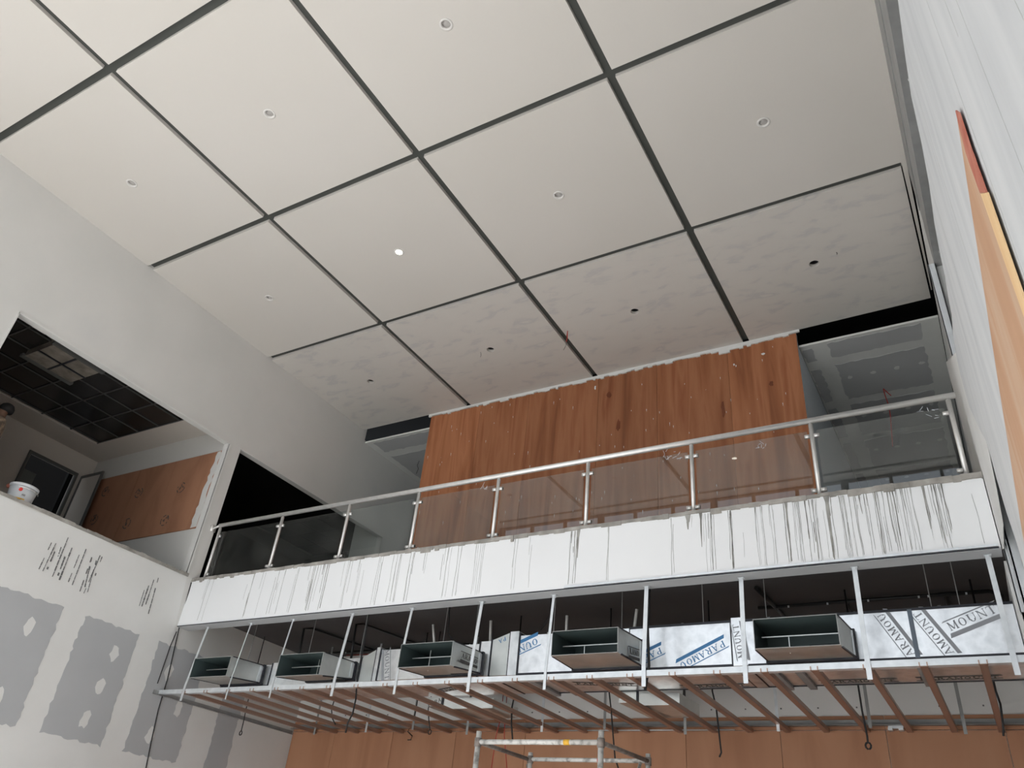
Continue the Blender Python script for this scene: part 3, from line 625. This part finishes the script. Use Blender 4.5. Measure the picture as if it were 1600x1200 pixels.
# ================================================================== suspended frame under the balcony
YC = .960
fc = thing('ceiling_channel', 'long bright zinc channel at the front of the hanging frame below the balcony', 'metal channel', (-.64, YC, .2505))
part('web', MB().box(XL+.0006, .033, YC-.0004, YC+.0004, .2500, .2572), 'galv', fc)
part('flange', MB().box(XL+.0006, .033, YC, YC+.008, .2500, .2505).box(XL+.0006, .033, YC, YC+.008, .2567, .2572), 'galv', fc)
solo('wall_track', MB().box(XL+.001, XL+.0018, YC-.012, 1.309, .2485, .2555).box(XL+.001, XL+.006, YC-.012, 1.309, .2485, .249), 'galv_dk', 'dark steel track screwed along the left wall under the balcony', 'metal track', (XL+.003, 1.13, .249))
solo('wall_track', MB().box(XL+.003, .033, 1.3075, 1.3095, .2590, .2675).box(XL+.003, .033, 1.300, 1.3095, .2590, .2597), 'galv_dk', 'long steel track along the plywood back wall under the balcony', 'metal track', (-.64, 1.305, .259))
solo('steel_rod', MB().tube([(-.695, 1.303, .2535), (-.37, 1.303, .2535)], .0009, 8), 'galv', 'thin bright rod lying under the back ends of the furring channels', 'rod', (-.53, 1.303, .2535), smooth=True)
# furring channels front to back, hooked over the front channel
base0 = (-.009, .965, .2505)
def furring():
    x = base0[0]; t = thing('furring_channel', '', 'furring channel', base0, 'furring channels hung front to back under the balcony')
    z0 = .2495; wdt = .0038
    q = MB().box(x-wdt, x+wdt, YC+.001, 1.306, z0, z0+.0005)
    q.box(x-wdt, x-wdt+.0006, YC+.001, 1.306, z0, z0+.006).box(x+wdt-.0006, x+wdt, YC+.001, 1.306, z0, z0+.006)
    part('channel', q, 'furring', t)
    for s_ in (-1, 1): part('hook', MB().box(x+s_*wdt-.0006, x+s_*wdt+.0006, YC-.0012, YC+.003, z0-.0002, z0+.0042), 'furring', t)
    return t
f0 = furring(); nf = 23
for k in range(nf):
    x = -.009-.0562*k
    o = f0 if k == 0 else dup(f0, (x, base0[1], base0[2]))
    o['label'] = '%s furring channel counted from the right wall, under the balcony' % ORD[k]
# vertical hangers front row
hx = [('A', -1.245, .005, 1), ('B', -1.1325, .0024, 0), ('C', -1.030, .0028, 0), ('D', -.897, .005, 1), ('E', -.775, .004, 1), ('F', -.645, .005, 1), ('G', -.5235, .004, 1), ('H', -.383, .0055, 1), ('I', -.2555, .0055, 1), ('J', -.1200, .0055, 1), ('K', .0192, .0055, 1)]
for n, (nm, x, wd, big) in enumerate(hx):
    y = YC+.0085 if False else YC+.0098
    t = thing('hanger_strap', '%s zinc strap from the left holding up the front channel' % ORD[n], 'hanger', (x, y, .237), 'zinc straps hanging from the beam')
    part('strip', MB().box(x-wd/2, x+wd/2, YC-.0024, YC-.0014, .237, .262).hexa([(x-wd/2, YC-.0024, .262), (x+wd/2, YC-.0024, .262), (x+wd/2, YC-.0014, .262), (x-wd/2, YC-.0014, .262)], [(x-wd/2, YC+.0080, .3695), (x+wd/2, YC+.0080, .3695), (x+wd/2, YC+.0090, .3695), (x-wd/2, YC+.0090, .3695)]), 'galv', t)
    part('anchor', MB().box(x-.004, x+.004, YC+.006, YC+.012, .3683, .3690).lathe([(0, -.003), (.0018, -.003), (.0018, 0), (0, 0)], (x+.001, YC+.009, .3684), 8), 'galv', t)
# back row of straps
for n, x in enumerate([-1.19, -1.06, -.95, -.83, -.68, -.565, -.43, -.29, -.165, -.05, .03]):
    solo('rear_hanger_strap', MB().box(x-.0022, x+.0022, 1.245, 1.2456, .236+(n % 3)*.004, .407), 'galv' if n % 3 == 1 else 'galv_dk', '%s strap from the left in the rear row between duct and back wall' % ORD[n], 'hanger', (x, 1.245, .24), 'rear straps')
# ================================================================== air duct
YD, YDB = 1.03, 1.142; ZD0 = .2772
duct = thing('air_duct', 'silver foil-faced air duct with five open plenum boxes, hanging below the balcony slab', 'air duct', (-.6, 1.08, ZD0))
def glyph(ch):      # serif capitals as strokes: (x0,y0,x1,y1,width) in a 1 x 1 box, plus rings
    T, t = .17, .075
    sf_ = lambda x, y, w=.30: (x-w/2, y, x+w/2, y, .06)
    return {'P': [(.22,0,.22,1,T), sf_(.22,.03), (.1,.97,.55,.97,.06), (.22,.48,.55,.48,.06), ('arc', .55,.725,.24,.245,-90,90)],
            'R': [(.22,0,.22,1,T), sf_(.22,.03), (.1,.97,.55,.97,.06), (.22,.48,.55,.48,.06), ('arc', .55,.725,.22,.245,-90,90), (.48,.48,.84,.02,T), (.74,.03,.96,.03,.06)],
            'A': [(.14,.02,.5,1,t), (.48,1,.84,.02,T), (.26,.36,.7,.36,.06), sf_(.13,.03,.26), sf_(.86,.03,.28)],
            'M': [(.13,.02,.13,.97,t), (.13,.97,.5,.1,T), (.5,.1,.85,.97,t), (.85,.02,.85,.97,T), sf_(.13,.03,.26), sf_(.87,.03,.28), (.02,.97,.2,.97,.06), (.8,.97,.98,.97,.06)],
            'O': [('arc', .5,.5,.40,.48,0,360)],
            'U': [(.2,.35,.2,.97,T), (.82,.35,.82,.97,t), ('arc', .51,.35,.31,.32,180,360), sf_(.2,.97,.32), sf_(.82,.97,.26)],
            'N': [(.16,.02,.16,.97,t), (.16,.97,.84,.03,T), (.84,.03,.84,.97,t), sf_(.16,.03,.26), sf_(.84,.97,.26), (.03,.97,.18,.97,.06)],
            'T': [(.5,0,.5,.97,T), sf_(.5,.03), (.08,.96,.92,.96,.07), (.08,.96,.06,.76,.05), (.92,.96,.94,.76,.05)]}[ch]
def decal(txt, cx, cz, ang, h, ink, parent, plane='f', stripes=True, yy=YD, wfac=1.12, thick=True):
    L = h*wfac*len(txt)*1.02
    ca, sa = math.cos(ang), math.sin(ang)
    def to3(u, v, w):
        a, b = cx+u*ca-v*sa, cz+u*sa+v*ca
        return (a, yy-w, b) if plane == 'f' else ((a, b, ZD0-w) if plane == 'b' else (yy+w, a, b))
    cell = L/len(txt); q = MB(); vv = (-1 if plane == 'b' else 1)
    for i, chh in enumerate(txt):
        ox = -L/2+i*cell; fx = cell*.92; fy = h
        P2 = lambda x, y: (ox+x*fx, (y-.5)*fy*vv)
        for st_ in glyph(chh):
            if st_[0] == 'arc':
                _, ax_, ay_, rx, ry, a0, a1 = st_; n = 14 if a1-a0 > 200 else 8; ou, inn = [], []
                for k in range(n+1):
                    t_ = math.radians(a0+(a1-a0)*k/n); wd_ = .075+.10*abs(math.cos(t_))
                    ou.append(P2(ax_+rx*math.cos(t_), ay_+ry*math.sin(t_))); inn.append(P2(ax_+(rx-wd_)*math.cos(t_), ay_+(ry-.07)*math.sin(t_)))
                for k in range(n): q.plate([[ou[k], ou[k+1], inn[k+1], inn[k]]], to3, .0004)
            else:
                xa, ya, xb2, yb2, wd_ = st_
                if abs(ya-yb2) < .01: c4 = [(xa, ya-wd_/2), (xb2, yb2-wd_/2), (xb2, yb2+wd_/2), (xa, ya+wd_/2)]
                else: c4 = [(xa-wd_/2, ya), (xa+wd_/2, ya), (xb2+wd_/2, yb2), (xb2-wd_/2, yb2)]
                q.plate([[P2(*c) for c in c4]], to3, .0004)
    part('lettering', q, ink, parent)
    if stripes:
        q = MB()
        for (v0, v1) in ((-h*1.25, -h*.75), (h*.68, h*.80) if thick else (h*.72, h*1.0)):
            q.plate([[(-L/2-.004, v0), (L/2, v0), (L/2+.003, v1), (-L/2-.002, v1)]], to3, .0005)
        part('print_stripe', q, ink, parent)
secs = [(-1.238, -1.145, .2755, .309), (-1.1435, -1.120, .2755, .312), (-1.118, -.914, .2760, .315), (-.873, -.681, .2772, .3255), (-.679, -.660, .2772, .329), (-.609, -.4335, .2772, .334), (-.432, -.290, .2772, .334), (-.272, -.076, .2772, .334), (-.072, .0330, .2772, .334)]
so = []
for (a, b, z0, z1) in secs: so.append(part('duct_section', MB().box(a, b, YD, YDB, z0, z1), 'foil', duct))
so.append(part('duct_section', MB().hexa([(-.912, YD, .2760), (-.884, YD, .2765), (-.884, YD, .3275), (-.912, YD, .315)], [(-.912, YDB, .2760), (-.884, YDB, .2765), (-.884, YDB, .3275), (-.912, YDB, .315)]), 'foil_soft', duct, label='tapered duct section'))
so.append(part('duct_section', MB().hexa([(-.658, YD, .2772), (-.628, YD, .2772), (-.628, YD, .3395), (-.658, YD, .330)], [(-.658, YDB, .2772), (-.628, YDB, .2772), (-.628, YDB, .3395), (-.658, YDB, .330)]), 'foil_soft', duct, label='tapered duct section'))
for (a, b, z1) in [(-.882, -.875, .3300), (-.626, -.611, .3405), (-.2885, -.2735, .338)]:
    part('flange_collar', MB().box(a, b, YD-.002, YDB+.002, ZD0-.001, z1), 'foil', duct)
for x, z1 in [(-1.1445, .312), (-1.119, .315), (-.913, .316), (-.8835, .330), (-.8742, .328), (-.680, .329), (-.6592, .332), (-.627, .34), (-.610, .338), (-.2895, .336), (-.2730, .336)]:
    part('seam_tape', MB().box(x-.0014, x+.0014, YD-.0006, YDB+.0006, ZD0-.0008, z1), 'tape', duct)
for bb in ((-.433, .033, YD-.0008, YD+.004, .3325, .3355), (-.61, -.29, YD-.0008, YD+.003, ZD0-.0012, ZD0+.0018), (-.27, .033, YD-.0008, YD+.003, ZD0-.0012, ZD0+.0012), (-1.24, -1.118, YD-.0008, YD+.003, .275, .2772), (-.61, .033, YDB-.002, YDB+.0008, ZD0-.001, ZD0+.002)):
    part('edge_tape', MB().box(*bb), 'tape', duct)
part('seam_tape', MB().box(-.0765, -.0715, YD-.0012, YD+.001, ZD0, .334), 'bluetape', duct, label='blue-grey tape over the vertical seam')
for (x, z) in [(-.52, .35), (-.70, .30), (-.35, .30), (-.16, .30)]: pass
# underside ribs crossing the duct bottom
for x in (-.60, -.565, -.44, -.245, -.215, -.075): part('cross_batten', MB().box(x-.0045, x+.0045, YD+.01, YDB+.004, ZD0-.0045, ZD0-.0006), 'galv_dk', duct)
A = math.radians
decal('PARAM', -.4085, .2925, A(202), .0085, 'ink_blue', so[6])
decal('PARAMOU', -.330, .2925, A(204), .0085, 'ink_blue', so[6])
decal('MOUNT', -.2805, .308, A(97), .0078, 'ink_grey', duct, yy=YD-.0022)
decal('OUN', -.595, .319, A(200), .0100, 'ink_blue', so[5])
decal('PA', -.641, .329, A(200), .0060, 'ink_blue', so[10], stripes=False)
decal('MOUNT', -.857, .301, A(-78), .0088, 'ink_grey', so[3])
decal('ARAMOU', -.0935, .3055, A(118), .0086, 'ink_grey', so[7])
decal('AMOUNT', -.0535, .3050, A(119), .0086, 'ink_grey', so[8])
decal('MOUNT', -.010, .320, A(20), .0098, 'ink_grey', so[8])
for (t, x, y, a) in [('PARAMOUNT', -.155, 1.125, 0), ('PARAMOUNT', -.04, 1.125, 0), ('MOUNT', -.01, 1.05, 0), ('PARAMOUNT', -.345, 1.128, 0), ('PARAMOUNT', -.50, 1.10, A(12)), ('PARAMOUNT', -.775, 1.10, A(-20))]:
    decal(t, x, y, a, .0085, 'ink_dark', duct, plane='b')
# plenum boxes: lined, open at the front, tapering back to the trunk
def plenum(x0, x1, z0, z1, yf, txt, xc=None):
    ym = YD-.001; t = .0008
    A0 = [(x0, yf, z0), (x1, yf, z0), (x1, yf, z1), (x0, yf, z1)]
    xb0, xb1 = x0-.004, x1+.004; zb0, zb1 = ZD0+.003, z1+.003
    B0 = [(xb0, ym, zb0), (xb1, ym, zb0), (xb1, ym, zb1), (xb0, ym, zb1)]
    q = MB()
    def inner(Q, e): (a, b, c, d) = Q; return [(a[0]+e, a[1], a[2]+e), (b[0]-e, b[1], b[2]+e), (c[0]-e, c[1], c[2]-e), (d[0]+e, d[1], d[2]-e)]
    Ai, Bi = inner(A0, t), inner(B0, t)
    vs = A0+B0+Ai+Bi; fs = []
    for k in range(4):
        j = (k+1) % 4
        fs += [(k, j, 4+j, 4+k), (k, j, 8+j, 8+k)]
    q.add(vs[:4]+vs[4:8], [(k, (k+1) % 4, 4+(k+1) % 4, 4+k) for k in range(4)])
    box = part('plenum_box', q, 'foil_soft', duct)
    part('front_rim', MB().add(A0+Ai, [(k, (k+1) % 4, 4+(k+1) % 4, 4+k) for k in range(4)]+[]), 'galv_dk', box)
    part('lining', MB().add(Ai+Bi, [(k, (k+1) % 4, 4+(k+1) % 4, 4+k) for k in range(4)]+[(4, 5, 6, 7)]), 'lining', box)
    zm = z0+(z1-z0)*.62; xm = x0+(x1-x0)*(.62 if x0 < -1 else .35)
    part('vane', MB().bar((x0+.002, yf+.03, zm), (x1-.002, yf+.03, zm), .0010, .0012).bar((xm, yf+.032, z0+.002), (xm, yf+.032, zm if x0 > -.6 else z1-.002), .0010, .0010), 'foil_soft', box)
    part('inner_throat', MB().box(x0+.02+(.03 if x0 > -.9 else .04), x1-.004, ym-.012, ym-.010, z0+.006, z0+.021), 'black', box)
    for e in (MB().bar((x1+.0002, yf+.01, z0+.0005), (xb1, ym, zb0), .002, .0018), MB().bar((x0, yf+.004, z0+.0003), (xb0, ym, zb0), .0016, .0014), MB().bar((x1, yf+.004, z1), (xb1, ym, zb1), .0016, .0014), MB().box(xb0-.002, xb1+.002, ym-.004, ym+.001, zb0-.003, zb0), MB().box(xb1-.0005, xb1+.003, ym-.007, ym-.002, zb0-.002, zb1+.001)):
        part('edge_tape', e, 'tape', box)
    part('collar', MB().box(xb1-.0005, xb1+.0014, ym-.014, ym-.007, zb0, zb1-.003), 'galv', box)
    if txt:
        yc = (yf+ym)/2+.012; zc = (z0+z1)/2+(.003 if x0 < -.7 else -.004)
        decal(txt, yc-.005, zc, A(2 if x0 < -.7 else 8), .0075, 'ink_dark', box, plane='s', yy=x1+.0035)
YP = .950
for (q, txt) in [([(303,1029),(360,1025),(355,1055),(297,1060)], ''), ([(437,1022),(504,1020),(500,1053),(431,1058)], ''), ([(625,1007),(708,1001),(704,1038),(623,1045)], 'ARAMOU'), ([(862,986),(965,980),(966,1020),(862,1024)], 'RAMO'), ([(1177,966),(1309,960),(1311,1006),(1178,1016)], '')]:
    P = [on(1, YP, *c) for c in q]
    plenum((P[0][0]+P[3][0])/2, (P[1][0]+P[2][0])/2, (P[2][2]+P[3][2])/2, (P[0][2]+P[1][2])/2, YP, txt)
# stub ducts under the trunk near the back
for nm, (xa, xb, xc), bt in (('a', (-.850, -.820, -.728), .2615), ('b', (-.497, -.468, -.408), .2610)):
    s1 = part('branch_duct', MB().hexa([(xa, 1.145, bt), (xb, 1.145, bt), (xb, 1.145, .2768), (xa, 1.145, .2768)], [(xa+.012, 1.24, bt-.002), (xb+.03, 1.24, bt-.002), (xb+.03, 1.24, .28), (xa+.012, 1.24, .28)]), 'foil_soft', duct)
    part('branch_duct', MB().hexa([(xb+.002, 1.147, bt-.004), (xc, 1.160, bt-.001), (xc, 1.160, .2765), (xb+.002, 1.147, .2765)], [(xb+.03, 1.23, bt-.004), (xc+.005, 1.235, bt-.001), (xc+.005, 1.235, .2765), (xb+.03, 1.23, .2765)]), 'foil_soft', duct)
    part('edge_tape', MB().box(xb-.001, xb+.002, 1.1435, 1.1465, bt-.005, .277), 'tape', s1)
decal('PARA', -.835, .268, A(20), .0060, 'ink_dark', duct, yy=1.1445, stripes=False)
# thin rods carrying the duct
for n, x in enumerate([-1.20, -1.05, -.93, -.76, -.70, -.56, -.45, -.33, -.245, -.05, -.02]):
    solo('threaded_rod', MB().tube([(x, YD+.012, .33 if x > -.9 else .31), (x, YD+.012, .407)], .00055, 6), 'galv_dk', '%s thin threaded rod from the left above the duct' % ORD[n], 'rod', (x, YD+.012, .33), 'threaded rods carrying the duct')
for (u0, v0, u1, v1, n) in [(677,976,680,1003,'left'), (767,970,766,1003,'middle'), (886,962,885,984,'right'), (995,952,990,978,'rightmost')]:
    a = on(1, 1.06, u0, v0); b = on(1, 1.06, u1, v1)
    solo('white_pipe_stub', MB().tube([tuple(a), (b[0], b[1], .3346)], .0022, 10), 'white_metal', '%s white pipe stub standing on top of the duct' % n, 'pipe', (b[0], 1.06, .334), smooth=True)
# black sprinkler conduit under the slab and small clamps
cp = thing('conduit_run', 'black conduit run with small clamps fixed under the dark slab at the right', 'conduit', (-.1, 1.186, .405))
part('pipe', MB().tube([(-.27, 1.10, .402), (-.265, 1.186, .402), (-.262, 1.285, .402)], .003, 8).tube([(-.29, 1.186, .402), (.015, 1.186, .402), (.028, 1.20, .400), (.030, 1.29, .398)], .003, 8).tube([(-.165, 1.186, .402), (-.165, 1.295, .402)], .0022, 8).tube([(-.037, 1.186, .402), (-.037, 1.295, .402)], .003, 8), 'blackpipe', cp, True)
for x in (-.245, -.19, -.135, -.07, -.058, -.012): part('clamp', MB().box(x-.0012, x+.0012, 1.1825, 1.1835, .3985, .4015), 'galv', cp)
cp = thing('conduit_run', 'black conduit bends under the slab above the left plenum boxes', 'conduit', (-1.1, 1.2, .405))
part('pipe', MB().tube([(-1.13, 1.10, .318), (-1.135, 1.10, .398), (-1.13, 1.115, .403), (-1.10, 1.27, .403)], .0022, 8).tube([(-1.0, 1.10, .32), (-1.005, 1.10, .398), (-1.0, 1.115, .403), (-.97, 1.27, .403)], .0022, 8).tube([(-1.22, 1.27, .402), (-.62, 1.27, .402)], .0026, 8), 'blackpipe', cp, True)
for x in (-1.17, -1.02, -.86, -.74): part('clamp', MB().box(x-.001, x+.001, 1.265, 1.267, .3985, .401), 'galv', cp)
solo('red_cable', MB().tube([(-1.2, 1.303, .4055), (-.9, 1.306, .405), (-.6, 1.304, .4055), (-.3, 1.306, .405), (.03, 1.304, .4055)], .0009, 6), 'redwire', 'thin red cable running the length of the dark slab behind the duct', 'cable', (-.6, 1.29, .404), smooth=True)
solo('rail_on_duct', MB().tube([(-1.24, 1.086, .3205), (-.93, 1.086, .3225)], .0016, 8).box(-1.15, -1.125, 1.08, 1.098, .3125, .3195).box(-.97, -.935, 1.075, 1.098, .3155, .323), 'blackpipe', 'black pipe lying on the left end of the duct', 'pipe', (-1.05, 1.10, .316))
# dangling cables
def drop(pix, y, r, mat, label, top=None, loop=False):
    if 1.06 < y < 1.144: y = 1.15
    pts = [tuple(on(1, y, u, v)) for (u, v) in pix]
    if y < 1.29: pts = [(pts[0][0], y, .4068)]+pts
    else: pts = [(pts[0][0], 1.311, pts[0][2])]+pts
    if loop:
        e = pts[-1]
        pts += [(e[0]+.003*math.sin(a)*1.1, e[1], e[2]-.004+.004*math.cos(a)) for a in [k*.7 for k in range(1, 10)]]
    return solo('hanging_cable', MB().tube(pts, r, 6), mat, label, 'cable', pts[0], smooth=True)
drop([(388,1093), (384,1110), (380,1130), (377,1142)], 1.10, .0010, 'cable', 'black cable with a ring end hanging at the far left below the frame', loop=True)
drop([(522,1095), (518,1108), (519,1122), (524,1132)], 1.17, .0010, 'cable', 'short black cable curving below the second plenum box')
drop([(576,962), (568,1010), (558,1060), (556,1092), (551,1115), (543,1130), (540,1145)], 1.0, .0013, 'cable', 'long black cable passing the second plenum box and hanging to the plywood')
drop([(702,957), (701,990), (708,1002)], 1.05, .0011, 'cable', 'black cable curling down onto the third plenum box')
drop([(653,1090), (650,1108), (646,1125)], 1.2, .0010, 'cable', 'short black cable left of the stub duct')
drop([(673,1092), (669,1108), (670,1125), (672,1140)], 1.2, .0009, 'cable', 'black cable ending in a loop before the lower plywood', loop=True)
drop([(861,940), (860,960), (852,975), (845,984)], 1.05, .0011, 'cable', 'black cable bending down to the duct left of the fourth plenum box')
drop([(804,1086), (800,1105), (799,1130), (801,1157)], 1.15, .0013, 'cable', 'thick black cable hanging above the scaffold')
drop([(952,1083), (955,1110), (958,1150), (961,1185), (966,1200)], 1.15, .0011, 'cable', 'long black cable passing behind the right scaffold post')
drop([(1015,922), (1012,980), (1014,1040), (1008,1078)], 1.0, .0018, 'cable', 'thick black cable running down beside the eighth zinc strap')
drop([(1113,1080), (1119,1105), (1124,1150), (1127,1176), (1124,1183)], 1.15, .0012, 'cable', 'black cable with a stripped end right of the scaffold')
drop([(1341,1072), (1347,1110), (1355,1150), (1356,1160)], 1.12, .0013, 'cable', 'black cable ending in a plug before the plywood at the right', loop=True)
drop([(1556,1080), (1563,1100), (1567,1130), (1568,1150)], 1.12, .0014, 'cable', 'black cable hanging by the rightmost furring channels')
drop([(786,1088), (783,1120), (775,1150), (768,1200)], 1.25, .0007, 'redwire', 'left one of two thin red wires hanging behind the scaffold')
drop([(792,1088), (789,1120), (788,1150), (792,1200)], 1.25, .0007, 'redwire', 'right one of two thin red wires hanging behind the scaffold')
drop([(640,1138), (637,1143), (644,1150), (642,1156), (637,1156)], 1.30, .0010, 'cable', 'short curled black cable poking from the lower plywood')
solo('corner_cable', MB().tube([tuple(on(0, XL+.002, u, v)) for (u, v) in [(299,910), (288,950), (279,985), (262,1060), (247,1110), (236,1160), (226,1210)]], .0010, 6), 'cable', 'black cable hanging down the left wall corner beside the fascia', 'cable', tuple(on(0, XL+.002, 299, 910)), smooth=True)
solo('corner_cable', MB().tube([tuple(on(0, XL+.003, u, v)) for (u, v) in [(276,987), (266,1010), (254,1045), (246,1068)]], .0009, 6), 'cable', 'short second black cable beside the long one at the left corner', 'cable', tuple(on(0, XL+.003, 279, 985)), smooth=True)

# ================================================================== things at the right
pb = thing('plywood_board', 'tall pale plywood board leaning on the white right wall close by', 'board', (.0265, .4, ZG))
def yz(x, u, v): q = on(0, x, u, v); return (q[1], q[2])
xb_ = .0277
t0, t1, t2 = yz(xb_, 1494, 176), yz(xb_, 1560, 600), yz(xb_, 1600, 850); ny = yz(xb_, 1600, 478)[0]
part('sheet', MB().plate([[t0, t1, t2, (.64, .155), (.64, ZG), (ny, ZG), yz(xb_, 1537, 302)]], FX(xb_, 1), .0008), 'ply_pale', pb)
xb_ = .0273
u0, u1, v0, v1 = yz(xb_, 1532, 303), yz(xb_, 1542, 301), yz(xb_, 1600, 496), yz(xb_, 1600, 468)
part('batten', MB().plate([[u0, v0, (v0[0], ZG), (v1[0], ZG), v1, u1]], FX(xb_, 1), .0005), 'pine', pb, label='pale pine batten along the near edge')
part('painted_edge', MB().plate([ragged([yz(xb_, 1493, 175), yz(xb_, 1509, 240), yz(xb_, 1531, 302), yz(xb_, 1540, 300), yz(xb_, 1516, 232), yz(xb_, 1498, 177)], .004, .0004)], FX(xb_, 1), .0005), 'redpaint', pb, label='red paint smeared along the upper edge')
bk = MB().box(0, .02, 0, .003, 0, .004)
b0 = on(1, 1.308, 1403, 1140)
solo('zinc_bracket', MB().box(b0[0]-.012, b0[0]-.006, 1.298, 1.309, .2515, .255).box(b0[0]+.002, b0[0]+.008, 1.298, 1.309, .2515, .255).box(b0[0]-.012, b0[0]+.008, 1.306, 1.309, .255, .259), 'galv', 'small zinc bracket under the back track at the right', 'bracket', (b0[0], 1.303, .252))

# ================================================================== scaffold
sf = thing('scaffold_frame', 'paint-spattered white scaffold frame in front of the lower plywood wall', 'scaffold', (-.44, .9, ZG))
x0, x1 = -.5165, -.3665; yf, yr = .80, .985; zt = .144; zr = .1565; rt = .0030
xr0, xr1 = -.555, -.388
for (x, y) in ((x0, yf), (x1, yf), (xr0+.003, yr), (xr1, yr)):
    po_ = part('upright', MB().tube([(x, y, ZG), (x, y, zt+.011 if y == yf else zr+.008)], rt, 12), 'scaf', sf, True)
    part('coupling', MB().tube([(x, y, (zt if y == yf else zr)-.005), (x, y, (zt if y == yf else zr)+.004)], rt*1.35, 12), 'scaf_dk', po_, True)
part('ledger', MB().tube([(x0, yf, zt), (x1, yf, zt)], rt*.9, 12), 'scaf', sf, True)
part('ledger', MB().tube([(xr0, yr, zr), (xr1, yr, zr)], rt*.85, 12), 'scaf', sf, True)
part('ledger', MB().tube([(x0, yf, .07), (x1, yf, .07)], rt*.9, 12), 'scaf', sf, True)
part('side_rail', MB().tube([(x0, yf, zt), (xr0, yr, zr)], rt*.8, 10), 'scaf_dk', sf, True)
part('side_rail', MB().tube([(x1, yf, zt), (xr1, yr, zr)], rt*.8, 10), 'scaf_dk', sf, True)
part('brace', MB().tube([(xr1-.01, yr, zr-.002), (x1+.02, yf, 0.05)], rt*.7, 8), 'scaf', sf, True)
part('brace', MB().tube([(xr0, yr, zr-.006), (xr0+.012, yr, .09)], rt*.8, 8), 'scaf_dk', sf, True)
part('tape_band', MB().tube([(-.409, yf, zt), (-.402, yf, zt)], rt*.96, 12), 'yellow', sf, True, label='yellow tape band')
part('tape_band', MB().tube([(-.455, yr, zr), (-.448, yr, zr)], rt*.9, 12), 'red', sf, True, label='red tape band')
